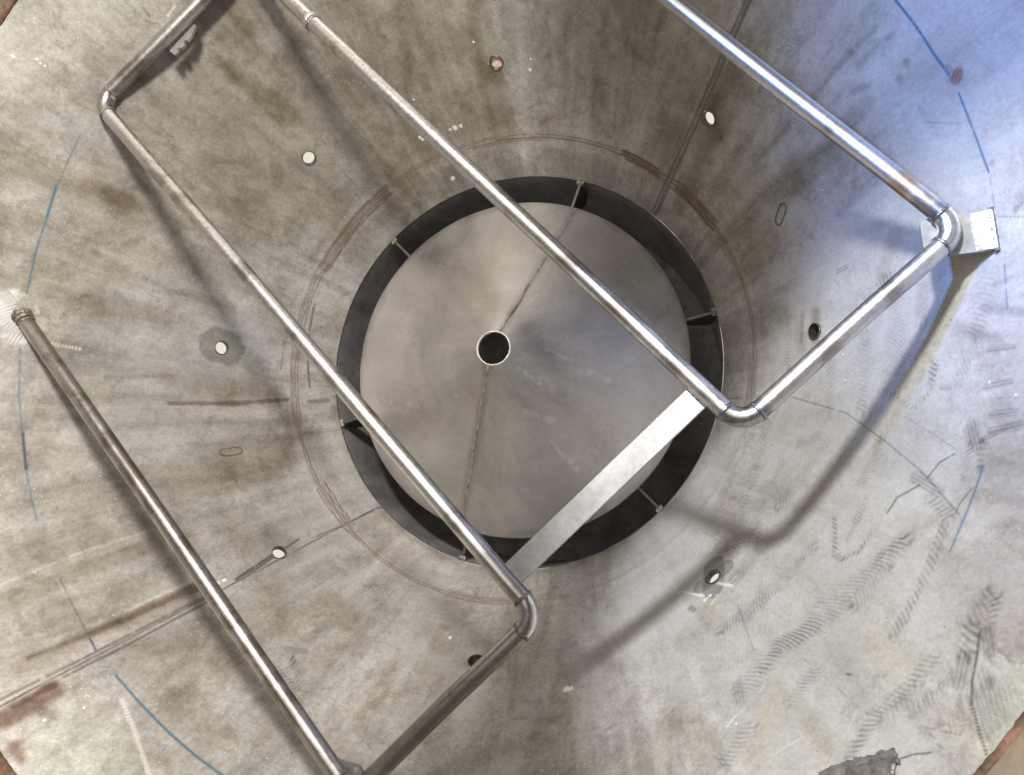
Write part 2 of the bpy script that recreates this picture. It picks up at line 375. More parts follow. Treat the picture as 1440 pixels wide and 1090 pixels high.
('d','grind',0.0141,0.8,[(343.7,1.174),(344.4,1.245)]),
('d','grind',0.0102,0.6,[(342.7,1.156),(344.2,1.221)]),
('d','grind',0.0107,0.7,[(6.6,0.642),(6.6,0.679)]),
('d','grind',0.0108,0.6,[(5.4,0.626),(4.8,0.633)]),
('d','grind',0.0089,0.6,[(348.1,1.01),(348.0,1.035)]),
('d','grind',0.0072,0.6,[(325.9,1.383),(325.4,1.401)]),
('d','grind',0.0071,0.7,[(326.4,1.406),(326.1,1.443)])]
SHEET_MARKS=[(0.0091, 0.5, [(0.088, -0.074), (0.201, -0.164)]), (0.0091, 0.5, [(0.231, -0.007), (0.326, -0.045)]), (0.0122, 0.35, [(0.116, -0.275), (0.237, -0.318)]), (0.0091, 0.4, [(0.218, -0.412), (0.324, -0.533)]), (0.0091, 0.4, [(0.136, 0.219), (0.18, 0.289)]), (0.0122, 0.4, [(-0.112, 0.23), (-0.089, 0.25)]), (0.0122, 0.35, [(0.403, -0.097), (0.492, -0.135)]), (0.0091, 0.5, [(0.102, 0.185), (0.107, 0.196)]), (0.0274, 0.25, [(0.127, -0.051), (0.282, -0.218)]), (0.0243, 0.2, [(0.171, 0.067), (0.321, 0.041)]), (0.0091, 0.4, [(0.565, 0.467), (0.578, 0.456)]), (0.0182, 0.25, [(-0.583, 0.144), (-0.459, 0.111)]), (0.0304, -0.2, [(-0.698, -0.152), (-0.395, -0.252)]), (0.0274, -0.18, [(-0.271, 0.463), (-0.689, 0.738)]), (0.0365, -0.15, [(0.418, -0.468), (0.458, -0.341)]), (0.0426, -0.18, [(0.725, 0.204), (0.567, 0.267)]), (0.0213, 0.2, [(0.442, -0.341), (0.575, -0.467)]), (0.0243, -0.2, [(-0.048, -0.308), (-0.181, -0.462)]), (0.0152, 0.3, [(-0.503, -0.191), (-0.415, -0.234)]), (0.0122, 0.3, [(-0.218, -0.187), (-0.196, -0.205)]), (0.0061, -0.5, [(0.311, 0.273), (0.332, 0.293)]), (0.0091, 0.3, [(-0.235, 0.491), (-0.191, 0.465)])]
LUG=[(308.85, 1.293), (309.81, 1.284), (310.83, 1.293), (311.89, 1.305), (312.88, 1.314), (313.69, 1.329), (314.37, 1.342), (314.8, 1.341), (314.98, 1.355), (315.57, 1.358), (315.4, 1.373), (315.15, 1.387), (314.37, 1.396), (313.72, 1.407)]
WIRE=[(315.17, 1.38), (315.75, 1.385), (316.33, 1.395), (316.85, 1.406), (317.29, 1.42)]

# lamps (positions in outlet radii)
KEY_P, KEY_S, KEY_W = (.4, 1.6, 4.3), (1.0, .12), 8.0
FILL_P, FILL_S, FILL_W = (-.3, .4, 6.0), (1.6, 1.2), 16.0
BLUE_P, BLUE_T, BLUE_A, BLUE_W = (-1.6, 1.2, 4.8), (2.3, .42, 1.37), 34.5, 610.0
AMB = .14
POOL_A = ((.45, 1.65, 4.4), (1.51, -.60, 1.376), 31.9, .16, 440.0)
POOL_B = ((.38, 1.62, 4.4), (-2.896, 1.229, 2.441), 116.5, .05, 305.0)
scene = bpy.context.scene
col = scene.collection

# ------------------------------------------------------------------ helpers
def mesh(name, V, F, m, parent=None, smooth=True, uv=None, loc=None):
    V = np.asarray(V, float)
    o0 = np.array(parent.matrix_world.translation) if parent else np.zeros(3)
    if parent:
        o0 = np.array(root_loc(parent))
    if loc is not None: o0 = np.asarray(loc, float)
    me = bpy.data.meshes.new(name)
    me.from_pydata((V - o0).tolist(), [], [list(map(int, f)) for f in F])
    if uv is not None:
        l = me.uv_layers.new(name='UVMap')
        idx = np.empty(len(me.loops), np.int32); me.loops.foreach_get('vertex_index', idx)
        l.data.foreach_set('uv', np.asarray(uv, np.float32)[idx].ravel())
    me.update()
    if smooth: me.polygons.foreach_set('use_smooth', [True] * len(me.polygons))
    me.materials.append(m)
    o = bpy.data.objects.new(name, me); col.objects.link(o)
    if parent: o.parent = parent
    elif loc is not None: o.location = loc
    return o
def root_loc(o):
    v = Vector((0, 0, 0))
    while o is not None:
        v += o.location; o = o.parent
    return v
def thing(name, label, cat, loc, group=None):
    o = bpy.data.objects.new(name, None); col.objects.link(o)
    o.location = loc; o['label'] = label; o['category'] = cat; o.empty_display_size = .05
    if group: o['group'] = group
    return o
def wall(th, z, off=0.0):
    """point on the cone wall (metres), off = distance towards the inside"""
    t = math.radians(th); r = (1 + TAN * z) * S
    return np.array([r * math.cos(t) - off * CO * math.cos(t), r * math.sin(t) - off * CO * math.sin(t), z * S + off * SI])
def wall_frame(th):
    t = math.radians(th)
    g = np.array([SI * math.cos(t), SI * math.sin(t), CO])            # up the slope
    n = np.array([-CO * math.cos(t), -CO * math.sin(t), SI])          # inward
    e = np.array([-math.sin(t), math.cos(t), 0.0])                    # round the cone
    return e, g, n
def vnoise(P, f, seed=0):
    Q = np.asarray(P) * f + 100.0; I = np.floor(Q).astype(np.int64); u = Q - I; u = u * u * (3 - 2 * u)
    out = np.zeros(len(Q))
    for dx in (0, 1):
        for dy in (0, 1):
            for dz in (0, 1):
                h = ((I[:, 0] + dx) * 73856093) ^ ((I[:, 1] + dy) * 19349663) ^ ((I[:, 2] + dz) * 83492791) ^ (seed * 2654435)
                h = (h ^ (h >> 13)) * 1274126177 & 0xffffffff; h = (h ^ (h >> 16)) & 0xffff
                w = (u[:, 0] if dx else 1 - u[:, 0]) * (u[:, 1] if dy else 1 - u[:, 1]) * (u[:, 2] if dz else 1 - u[:, 2])
                out += w * h / 65535.0
    return out
def fbm(P, f, seed=0, o=4):
    a, s, t = 1.0, 0, 0
    for k in range(o):
        s = s + a * vnoise(P, f * 2 ** k, seed + k); t += a; a *= .55
    return s / t
def sstep(a, b, x):
    t = np.clip((x - a) / (b - a), 0, 1); return t * t * (3 - 2 * t)

# ------------------------------------------------------------------ node helpers
def mat(name):
    m = bpy.data.materials.new(name); m.use_nodes = True
    nt = m.node_tree; nt.nodes.clear()
    out = nt.nodes.new('ShaderNodeOutputMaterial'); b = nt.nodes.new('ShaderNodeBsdfPrincipled')
    nt.links.new(b.outputs[0], out.inputs[0])
    return m, nt, b
def N(nt, t, **k):
    n = nt.nodes.new('ShaderNode' + t)
    for a, v in k.items(): setattr(n, a, v)
    return n
def setv(nt, sock, v):
    if hasattr(v, 'is_linked') or isinstance(v, bpy.types.NodeSocket): nt.links.new(v, sock)
    elif isinstance(v, (tuple, list)) and len(v) == 3 and sock.type == 'RGBA': sock.default_value = (*v, 1)
    else: sock.default_value = v
def noise(nt, vec, scale, detail=5, rough=.55, dist=0):
    n = N(nt, 'TexNoise'); n.inputs['Scale'].default_value = scale; n.inputs['Detail'].default_value = detail
    n.inputs['Roughness'].default_value = rough; n.inputs['Distortion'].default_value = dist
    nt.links.new(vec, n.inputs['Vector']); return n.outputs['Fac']
def ramp(nt, fac, stops):
    r = N(nt, 'ValToRGB'); e = r.color_ramp.elements
    while len(e) < len(stops): e.new(.5)
    for i, (p, c) in enumerate(stops):
        e[i].position = p; e[i].color = (*c, 1) if isinstance(c, tuple) else (c, c, c, 1)
    nt.links.new(fac, r.inputs[0]); return r.outputs[0]
def mix(nt, a, b, f, blend='MIX'):
    n = N(nt, 'Mix', data_type='RGBA', blend_type=blend); n.clamp_factor = True
    setv(nt, n.inputs[0], f); setv(nt, n.inputs[6], a); setv(nt, n.inputs[7], b); return n.outputs[2]
def math_(nt, op, a, b=0.0, c=None):
    n = N(nt, 'Math', operation=op); setv(nt, n.inputs[0], a); setv(nt, n.inputs[1], b)
    if c is not None: setv(nt, n.inputs[2], c)
    return n.outputs[0]
def mapping(nt, vec, sc, rot=(0, 0, 0), loc=(0, 0, 0)):
    n = N(nt, 'Mapping'); n.inputs['Scale'].default_value = sc; n.inputs['Rotation'].default_value = rot; n.inputs['Location'].default_value = loc
    nt.links.new(vec, n.inputs[0]); return n.outputs[0]
def bump(nt, b, h, strength, dist=.002):
    n = N(nt, 'Bump'); n.inputs['Strength'].default_value = strength; n.inputs['Distance'].default_value = dist
    nt.links.new(h, n.inputs['Height']); nt.links.new(n.outputs[0], b.inputs['Normal'])
def coords(nt): return N(nt, 'TexCoord')
def attr(nt, name): return N(nt, 'Attribute', attribute_name=name, attribute_type='GEOMETRY')

# ------------------------------------------------------------------ materials
def wall_material():
    m, nt, b = mat('stained_steel'); tc = coords(nt); ob = tc.outputs['Object']; uv = tc.outputs['UV']
    tint = attr(nt, 'tint'); ink = attr(nt, 'ink'); mask = attr(nt, 'mask')
    sep = N(nt, 'SeparateColor'); nt.links.new(mask.outputs['Color'], sep.inputs[0])
    shine, clean = sep.outputs[0], sep.outputs[1]
    streak = noise(nt, mapping(nt, uv, (5.5, .75, 1)), 1.7, 9, .66, .7)
    streak2 = noise(nt, mapping(nt, uv, (30, 2.2, 1), loc=(7, 3, 0)), 1.0, 3, .5, .5)
    blot = noise(nt, ob, 5.5, 7, .62, .5)
    grain = noise(nt, ob, 130, 4, .7)
    grain2 = noise(nt, mapping(nt, ob, (1, 1, 1), loc=(4, 1, 2)), 45, 5, .68)
    dirty = math_(nt, 'SUBTRACT', 1.0, math_(nt, 'MULTIPLY', clean, .8))
    c0 = ramp(nt, streak, [(.37, (.235, .208, .168)), (.48, (.37, .346, .308)), (.61, (.475, .456, .428))])
    c1 = ramp(nt, blot, [(.35, (.275, .252, .217)), (.49, (.385, .365, .338)), (.62, (.475, .46, .437))])
    c = mix(nt, c0, c1, .5)
    c = mix(nt, c, ramp(nt, streak2, [(.34, .72), (.5, 1.0), (.66, 1.14)]), math_(nt, 'MULTIPLY', dirty, .38), 'MULTIPLY')
    mid = noise(nt, mapping(nt, ob, (1, 1, 1), loc=(1, 7, 3)), 16, 8, .66, .8)
    c = mix(nt, c, ramp(nt, mid, [(.36, (.70, .675, .63)), (.5, (1.0, 1.0, 1.0)), (.62, (1.1, 1.1, 1.1))]), math_(nt, 'MULTIPLY', dirty, .7), 'MULTIPLY')
    c = mix(nt, (.49, .493, .485), c, dirty)
    # soft grain, dark pits, light grit
    c = mix(nt, c, ramp(nt, grain2, [(.32, .74), (.5, 1.0), (.68, 1.16)]), math_(nt, 'MULTIPLY_ADD', dirty, .5, .06), 'MULTIPLY')
    c = mix(nt, c, ramp(nt, grain, [(.34, .72), (.5, 1.0), (.66, 1.22)]), math_(nt, 'MULTIPLY_ADD', dirty, .5, .12), 'MULTIPLY')
    pit = noise(nt, mapping(nt, ob, (1, 1, 1), loc=(9, 9, 9)), 70, 2, .5)
    c = mix(nt, c, (.10, .09, .075), math_(nt, 'MULTIPLY', ramp(nt, pit, [(.22, 1.0), (.27, 0.0)]), .7))
    vor = N(nt, 'TexVoronoi'); vor.inputs['Scale'].default_value = 75; nt.links.new(ob, vor.inputs['Vector'])
    spot = ramp(nt, vor.outputs['Distance'], [(.12, 1.0), (.2, 0.0)])
    rare = ramp(nt, noise(nt, mapping(nt, ob, (1, 1, 1), loc=(2, 5, 1)), 9, 3), [(.44, 0.0), (.62, 1.0)])
    c = mix(nt, c, (.62, .58, .51), math_(nt, 'MULTIPLY', math_(nt, 'MULTIPLY', spot, rare), math_(nt, 'MULTIPLY', dirty, .75)))
    c = mix(nt, c, tint.outputs['Color'], 1.0, 'MULTIPLY')
    c = mix(nt, c, ink.outputs['Color'], ink.outputs['Alpha'])
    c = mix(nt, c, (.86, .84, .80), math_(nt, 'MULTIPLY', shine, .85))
    nt.links.new(c, b.inputs['Base Color'])
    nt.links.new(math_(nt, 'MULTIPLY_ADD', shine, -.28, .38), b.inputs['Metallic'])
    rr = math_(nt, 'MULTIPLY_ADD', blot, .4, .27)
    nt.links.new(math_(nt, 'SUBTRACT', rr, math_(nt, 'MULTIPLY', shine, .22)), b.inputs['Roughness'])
    h = math_(nt, 'ADD', math_(nt, 'MULTIPLY', grain2, .7), math_(nt, 'MULTIPLY', grain, .5))
    bump(nt, b, h, .2, .0012)
    return m
def steel(name, col1, col2, rough=.4, metal=.8, scale=20, stretch=(1, 1, 1), speck=0.0, bumpy=.15, spots=(.06, .055, .05)):
    m, nt, b = mat(name); tc = coords(nt); ob = tc.outputs['Object']
    v = mapping(nt, ob, stretch)
    n1 = noise(nt, v, scale, 6, .6, .4); n2 = noise(nt, ob, scale * 6, 4, .65)
    c = ramp(nt, n1, [(.33, col1), (.66, col2)])
    c = mix(nt, c, ramp(nt, n2, [(.35, .8), (.65, 1.15)]), .6, 'MULTIPLY')
    if speck:
        n3 = noise(nt, mapping(nt, ob, (1, 1, 1), loc=(3, 3, 3)), scale * 3.2, 5, .7)
        c = mix(nt, c, spots, math_(nt, 'MULTIPLY', ramp(nt, n3, [(.53, 0.0), (.63, 1.0)]), speck))
    nt.links.new(c, b.inputs['Base Color']); b.inputs['Metallic'].default_value = metal
    nt.links.new(math_(nt, 'MULTIPLY_ADD', n1, .3, rough - .12), b.inputs['Roughness'])
    bump(nt, b, n2, bumpy, .001)
    return m
def pipe_material(name, c_lo, c_hi, rough, speck, metal=1.0):
    """drawn tube: length-wise streaks (u round, v along), dark mill scale specks, coloured bands from the mesh"""
    m, nt, b = mat(name); tc = coords(nt); ob = tc.outputs['Object']; uv = tc.outputs['UV']
    band = attr(nt, 'tint')
    st = noise(nt, mapping(nt, uv, (26, 1.6, 1)), 1.0, 6, .6, .2)
    gr = noise(nt, ob, 110, 5, .7); bl = noise(nt, ob, 16, 5, .6, .5)
    c = ramp(nt, st, [(.3, c_lo), (.7, c_hi)])
    c = mix(nt, c, ramp(nt, gr, [(.33, .62), (.5, .98), (.68, 1.12)]), .35 + .5 * speck, 'MULTIPLY')
    c = mix(nt, c, (.10, .09, .08), math_(nt, 'MULTIPLY', ramp(nt, bl, [(.5, 0.0), (.72, 1.0)]), .55 * speck))
    c = mix(nt, c, band.outputs['Color'], 1.0, 'MULTIPLY')
    nt.links.new(c, b.inputs['Base Color']); b.inputs['Metallic'].default_value = metal
    nt.links.new(math_(nt, 'MULTIPLY_ADD', gr, .22, rough - .1), b.inputs['Roughness'])
    bump(nt, b, gr, .06 + .07 * speck, .0006)
    return m
def deflector_material():
    m, nt, b = mat('rolled_plate'); tc = coords(nt); ob = tc.outputs['Object']; uv = tc.outputs['UV']
    n1 = noise(nt, ob, 4.5, 6, .55, .8); n2 = noise(nt, mapping(nt, uv, (14, 1.5, 1)), 1.0, 5, .55, .4); n3 = noise(nt, ob, 70, 4, .6)
    c = ramp(nt, n1, [(.3, (.38, .36, .346)), (.52, (.50, .478, .462)), (.72, (.60, .578, .56))])
    c = mix(nt, c, ramp(nt, n2, [(.3, .84), (.7, 1.14)]), .55, 'MULTIPLY')
    c = mix(nt, c, ramp(nt, n3, [(.3, .88), (.7, 1.1)]), .6, 'MULTIPLY')
    n4 = noise(nt, mapping(nt, ob, (1, 1, 1), loc=(5, 2, 8)), 26, 6, .7)
    c = mix(nt, c, (.5, .48, .455), math_(nt, 'MULTIPLY', ramp(nt, n4, [(.58, 0.0), (.72, 1.0)]), .5))
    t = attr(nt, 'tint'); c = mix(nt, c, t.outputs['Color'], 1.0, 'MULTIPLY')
    tg = N(nt, 'Tangent', direction_type='RADIAL', axis='Z'); nt.links.new(tg.outputs[0], b.inputs['Tangent']); b.inputs['Anisotropic'].default_value = .8
    nt.links.new(c, b.inputs['Base Color']); b.inputs['Metallic'].default_value = .8
    nt.links.new(math_(nt, 'MULTIPLY_ADD', n1, .25, .26), b.inputs['Roughness'])
    bump(nt, b, n1, .1, .004)
    return m
M_WALL = wall_material()
M_DEF = deflector_material()
M_NECK = steel('dark_neck_steel', (.25, .24, .232), (.46, .445, .43), .46, .3, 9, (1, 1, .35), .3, .2)
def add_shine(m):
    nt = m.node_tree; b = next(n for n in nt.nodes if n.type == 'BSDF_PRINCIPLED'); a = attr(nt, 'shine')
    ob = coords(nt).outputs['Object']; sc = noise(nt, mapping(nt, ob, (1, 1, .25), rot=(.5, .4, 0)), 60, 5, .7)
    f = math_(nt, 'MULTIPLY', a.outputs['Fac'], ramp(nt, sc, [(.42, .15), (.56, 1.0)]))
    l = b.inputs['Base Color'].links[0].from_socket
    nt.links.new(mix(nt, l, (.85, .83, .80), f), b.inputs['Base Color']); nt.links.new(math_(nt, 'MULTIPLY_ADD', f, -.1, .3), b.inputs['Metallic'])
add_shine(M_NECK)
M_BEAD = steel('weld_bead_steel', (.12, .105, .09), (.34, .31, .275), .5, .5, 60, (1, 1, 1), .5, .6)
M_BEADBLUE = steel('heat_tinted_weld', (.10, .11, .14), (.40, .39, .40), .34, .9, 55, (1, 1, 1), .6, .6)
M_RUST = steel('rusty_weld', (.06, .03, .02), (.28, .14, .085), .7, .1, 30, (1, 1, 1), .5, .6)
M_SCAR = steel('brown_weld_scar', (.12, .075, .055), (.26, .18, .135), .6, .2, 60, (1, 1, 1), .3, .5)
M_SHELL = steel('shell_plate', (.24, .18, .12), (.33, .265, .19), .5, .2, 7, (1, 1, .5), .3, .2, (.2, .15, .1))
M_BAR = steel('brushed_flat_bar', (.36, .352, .34), (.46, .452, .436), .42, .35, 11, (1, 1, 1), .3, .15, (.42, .40, .37))
M_PLATE = steel('bright_plate', (.22, .217, .21), (.31, .306, .298), .42, .4, 12, (1, 1, 1), .1, .15, (.3, .3, .3))
M_GROUND = steel('fresh_ground_steel', (.27, .267, .262), (.66, .65, .64), .3, .5, 60, (1, 3, 1), .3, .8, (.2, .2, .22))
M_SOCKET = steel('socket_steel', (.07, .062, .052), (.22, .2, .17), .36, .8, 40, (1, 1, 1), .4, .3)
M_COPPER = steel('copper_plug', (.72, .47, .35), (.92, .70, .56), .5, .1, 25, (1, 1, 1), .3, .2, (.35, .2, .14))
M_BRASS = steel('dull_plug', (.22, .19, .14), (.46, .40, .30), .35, .8, 30, (1, 1, 1), .4, .2)
M_DARK = steel('black_void', (.006, .005, .005), (.012, .011, .011), .9, 0, 8, (1, 1, 1), 0, 0)
M_LUG = steel('dark_torn_metal', (.11, .106, .1), (.22, .213, .2), .5, .5, 40, (1, 1, 1), .5, .5)
P_SMOOTH = pipe_material('drawn_tube', (.52, .505, .50), (.70, .685, .675), .37, .2)
P_GALV = pipe_material('speckled_tube', (.60, .59, .575), (.76, .75, .735), .37, .4)
P_SCALE = pipe_material('scaly_tube', (.34, .32, .295), (.52, .50, .475), .33, .5)
P_DULL = pipe_material('dull_tube', (.36, .345, .32), (.47, .455, .43), .40, .5)

M_GUSSET0 = steel('lip_steel', (.05, .046, .042), (.13, .122, .115), .5, .4, 30, (1, 1, 1), .4, .3)
# ------------------------------------------------------------------ the hopper
hopper = thing('hopper', 'stained grey steel cone hopper whose wall surrounds the whole view', 'hopper', (0, 0, -.3 * S))

NT, NS = 2300, 580
th = TH0 + 360.0 * np.arange(NT + 1) / NT
zz = Z_TOP * np.arange(NS + 1) / NS
T, Zg = np.meshgrid(np.radians(th), zz, indexing='ij')
def topk(t): return 1 + .016 * np.maximum(0, np.cos(t - math.radians(143))) ** 2
Zg = Zg * topk(T)
Rg = 1 + TAN * Zg
G = np.stack([Rg * np.cos(T), Rg * np.sin(T), Zg], -1)                 # outlet radii
NRM = np.stack([-CO * np.cos(T), -CO * np.sin(T), np.full_like(T, SI)], -1)
tint = np.ones((NT + 1, NS + 1, 3), np.float32)
ink = np.zeros((NT + 1, NS + 1, 4), np.float32)
mask = np.zeros((NT + 1, NS + 1, 4), np.float32); mask[..., 3] = 1
disp = np.zeros((NT + 1, NS + 1), np.float32)

STAIN = {'olive': (.83, .80, .72), 'brown': (.66, .60, .50), 'dark': (.60, .585, .56), 'light': (1.20, 1.21, 1.22), 'lightl': (1.35, 1.33, 1.26),
         'rust': (.46, .31, .25), 'rustd': (.42, .33, .26), 'clean': (1.0, 1.0, 1.0), 'purple': (.62, .56, .60), 'green': (.98, 1.05, .93),
         'slate': (.60, .60, .60), 'tan': (.98, .90, .74), 'gnd': (.40, .39, .37), 'copper': (.62, .38, .32), 'grind': (.44, .445, .445)}
INK = {'ink': (.06, .15, .22), 'inkd': (.025, .05, .13), 'inkb': (.03, .14, .26), 'crack': (.085, .075, .065), 'white': (.85, .83, .79), 'rustd': (.13, .085, .06), 'rustl': (.20, .14, .105)}

def window(pts, m):
    a = np.array([p[0] for p in pts]); z = np.array([p[1] for p in pts])
    a = a[0] + (a - a[0] + 180) % 360 - 180
    r = 1 + TAN * max(0.0, z.min() - m)
    da = math.degrees(m / r) * 1.05
    i0 = int(math.floor((a.min() - da - TH0) / 360 * NT)); i1 = int(math.ceil((a.max() + da - TH0) / 360 * NT))
    j0 = max(0, int((z.min() - m) / Z_TOP * NS * .984) - 2); j1 = min(NS, int((z.max() + m) / Z_TOP * NS) + 1)
    if j1 <= j0: return None
    I = np.arange(i0, i1 + 1) % NT
    return np.ix_(I, np.arange(j0, j1 + 1))
def pt3(p):
    return wall(p[0], p[1]) / S
def dense(pts):
    """walk round the cone instead of cutting across it"""
    out = [pts[0]]
    for a, b in zip(pts[:-1], pts[1:]):
        d = (b[0] - a[0] + 180) % 360 - 180; n = max(1, int(abs(d) / 4))
        for k in range(1, n + 1): out.append((a[0] + d * k / n, a[1] + (b[1] - a[1]) * k / n))
    return out
def stroke(kind, cname, w, s, pts, seed):
    pts = dense(pts)
    soft = kind == 's'
    m = w * (1.9 if soft else 2.2) + .012
    W = window(pts, m)
    if W is None: return
    P = G[W]; shp = P.shape[:2]; P = P.reshape(-1, 3); Nn = NRM[W].reshape(-1, 3)
    best = np.full(len(P), 1e9); along = np.zeros(len(P)); side = np.zeros(len(P)); acc = 0.0
    for a, b in zip(pts[:-1], pts[1:]):
        A, B = pt3(a), pt3(b); d = B - A; L = max(np.linalg.norm(d), 1e-6); u = d / L
        q = P - A; t = np.clip(q @ u, 0, L); v = q - t[:, None] * u; dist = np.sqrt((v * v).sum(1))
        k = dist < best
        best = np.where(k, dist, best); along = np.where(k, acc + t, along)
        sd = np.einsum('ij,ij->i', np.cross(np.broadcast_to(u, P.shape), Nn), q); side = np.where(k, sd, side)
        acc += L
    x = best / w
    if kind == 's':
        n = fbm(P, 9, seed, 5)                                      # ragged outline
        e, g, _ = wall_frame(pts[0][0])
        lp = np.stack([P @ e * 16, P @ g * 2.2, Nn[:, 2] * 0], 1)
        n2 = fbm(lp, 1.0, seed + 9, 4)
        f = sstep(1.45, .2, x + (n - .5) * 1.5 + (n2 - .5) * 1.3) * s
        if cname == 'clean':
            mask[W][..., 1]; mm = mask[..., 1]; mm[W] = np.maximum(mm[W], f.reshape(shp).astype(np.float32)); return
        f = f * (.72 + .56 * fbm(P, 40, seed + 3, 3))
    elif kind == 'l':
        x = x * (1.35 if cname.startswith('ink') else 1.0)
        gap = vnoise(np.c_[along * 30, along * 0, along * 0 + seed], 1.0, seed) * .6 + vnoise(np.c_[along * 140, along * 0, along * 0], 1.0, seed + 1) * .4
        f = sstep(1.5, .5, x) * s * sstep(.12, .42, gap + (s - .5) * .45)
    elif kind == 'p':
        f = sstep(1.25, .75, x + (vnoise(P, 90, seed) - .5) * .9) * s
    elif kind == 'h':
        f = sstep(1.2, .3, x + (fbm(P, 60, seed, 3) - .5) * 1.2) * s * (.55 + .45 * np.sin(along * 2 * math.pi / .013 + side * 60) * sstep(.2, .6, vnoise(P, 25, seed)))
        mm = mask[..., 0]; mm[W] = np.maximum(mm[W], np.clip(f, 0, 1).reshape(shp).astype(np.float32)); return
    elif kind == 'c':
        sp = .0125 + .008 * ((seed * 37) % 10) / 10
        wob = (vnoise(P, 10, seed) - .5) * .02 + (vnoise(P, 60, seed + 5) - .5) * .004
        ph = along + side * ((.2 + .22 * (seed % 4)) if seed % 3 else -.6) + (side * side) * (4 if seed % 2 else -3) + wob
        wave = sstep(.25, .85, .5 + .5 * np.sin(ph * 2 * math.pi / sp))
        env = sstep(1.5, .35, x + (vnoise(P, 22, seed + 4) - .5) * .9) * (.5 + .5 * sstep(.25, .65, vnoise(np.c_[along * 9, along * 0, along * 0 + seed], 1.0, seed + 7)))
        env = env * (.5 + .5 * sstep(.2, .7, vnoise(P, 38, seed + 2)))
        f = env * min(1.0, s * 1.2) * (.16 + .84 * wave)
    elif kind == 'g':
        f = sstep(1.12, .9, x + (fbm(P, 34, seed, 3) - .5) * .45) * s * (.8 + .2 * np.sin(best * 2 * math.pi / .009))
    elif kind == 'd':
        f = sstep(1.2, .6, x + (fbm(P, 30, seed, 3) - .5) * 1.1) * s * (.6 + .4 * np.sin(side * 2 * math.pi / .012)) 
    f = np.clip(f, 0, 1).reshape(shp).astype(np.float32)
    if kind in 'lp':
        c = np.array(INK[cname], np.float32); old = ink[W]
        a = old[..., 3]; na = np.maximum(a, f)
        k = (f > a)[..., None]
        old[..., :3] = np.where(k, c, old[..., :3]); old[..., 3] = na; ink[W] = old
    else:
        c = np.array(STAIN[cname], np.float32)
        tint[W] = tint[W] * (1 - f[..., None] * (1 - c))
for k, (kind, cname, w, s, pts) in enumerate(FEATURES):
    stroke(kind, cname, w, s, pts, k + 1)

# ground band and rust strands of the ring weld
ZR = .190
def ring_band(z0, hw, a0, a1, colr, s, seed):
    n = max(2, int((a1 - a0) / 4)); stroke('s', colr, hw, s, [(a0 + (a1 - a0) * i / n, z0) for i in range(n + 1)], seed)
for a0, a1, s in ((50, 140, .55), (140, 215, .5), (215, 300, .35), (300, 400, .3)):
    ring_band(ZR + .03, .022, a0, a1, 'light', s, 900 + a0); ring_band(ZR - .04, .02, a0, a1, 'light', s * .8, 901 + a0)
for a0, a1, s in ((150, 215, .5), (215, 330, .45), (20, 40, .3)): ring_band(.075, .05, a0, a1, 'light', s, 940 + a0)
def strands(a0, a1, zs, colr='rustd', s=.72, w=.0034):
    for k, dz in enumerate(zs):
        q = RNG.uniform(-1.0, 1.0, 2); n = max(2, int((a1 - a0) / 2))
        stroke('l', colr, w, s * RNG.uniform(.75, 1.1), [(a0 + q[0] + (a1 - a0) * i / n, ZR + dz + RNG.normal(0, .0016)) for i in range(n + 1)], 950 + k + int(a0 * 3))
strands(0, 46, (0, .012)); strands(30, 44, (-.02, -.012, 0, .008, .018, .026), s=.95, w=.005); strands(49, 59, (-.02, -.012, -.004, .004, .012), s=.95, w=.005)
strands(46, 92, (.004, -.01)); strands(82, 100, (-.022, -.012, -.016), 'rustl'); strands(92, 150, (0, .01), 'rustl')
strands(124, 152, (-.034, -.026, -.018, -.008, .008, .016), s=.8); strands(150, 195, (-.012, .0, .012, .02), 'rustl', .7)
strands(195, 232, (0, .012), 'rustl', .9); strands(212, 226, (-.03, -.02, -.01, .02), 'rustl', .9); strands(226, 275, (0, .012), 'rustl', .85); strands(256, 270, (-.014, -.006, .02), 'rustl', .7)
strands(275, 330, (0, .012), 'rustl', .35); strands(330, 362, (0, .012), 'rustl', .5); strands(345, 358, (-.028, -.018, -.01, .0, .014), 'rustl', .8)
# general unevenness of the plate
disp += ((fbm(G.reshape(-1, 3), 3.0, 5, 3) - .5) * .010).reshape(disp.shape).astype(np.float32)
disp[NT] = disp[0]
tint[NT] = tint[0]; ink[NT] = ink[0]; mask[NT] = mask[0]

SOCKETS = [(88.5, .503, 'copper'), (133.0, .508, 'open'), (43.2, .510, 'open'), (177.6, .508, 'open'),
           (358.7, .510, 'dull'), (222.9, .500, 'open'), (268.1, .498, 'dull'), (313.2, .507, 'open')]
R_IN, R_OUT = .0300, .0355
keep = np.ones((NT, NS), bool)
for a, z, k in SOCKETS:
    W = window([(a, z), (a, z)], .06)
    c = pt3((a, z)); d = np.sqrt(((G[W] - c) ** 2).sum(-1)); inside = np.zeros((NT + 1, NS + 1), bool)
    inside[W] = d < R_IN + .0035
    keep &= ~(inside[:-1, :-1])
    W2 = W
Vw = (G + NRM * disp[..., None]) * S
ii, jj = np.nonzero(keep)
v0 = ii * (NS + 1) + jj
F = np.stack([v0, v0 + 1, v0 + NS + 2, v0 + NS + 1], 1).astype(np.int32)
me = bpy.data.meshes.new('cone_wall')
Vl = (Vw.reshape(-1, 3) - np.array(hopper.location)).astype(np.float32)
me.vertices.add(len(Vl)); me.vertices.foreach_set('co', Vl.ravel())
me.loops.add(F.size); me.loops.foreach_set('vertex_index', F.ravel())
me.polygons.add(len(F)); me.polygons.foreach_set('loop_start', np.arange(0, F.size, 4, dtype=np.int32))
me.update(calc_edges=True)
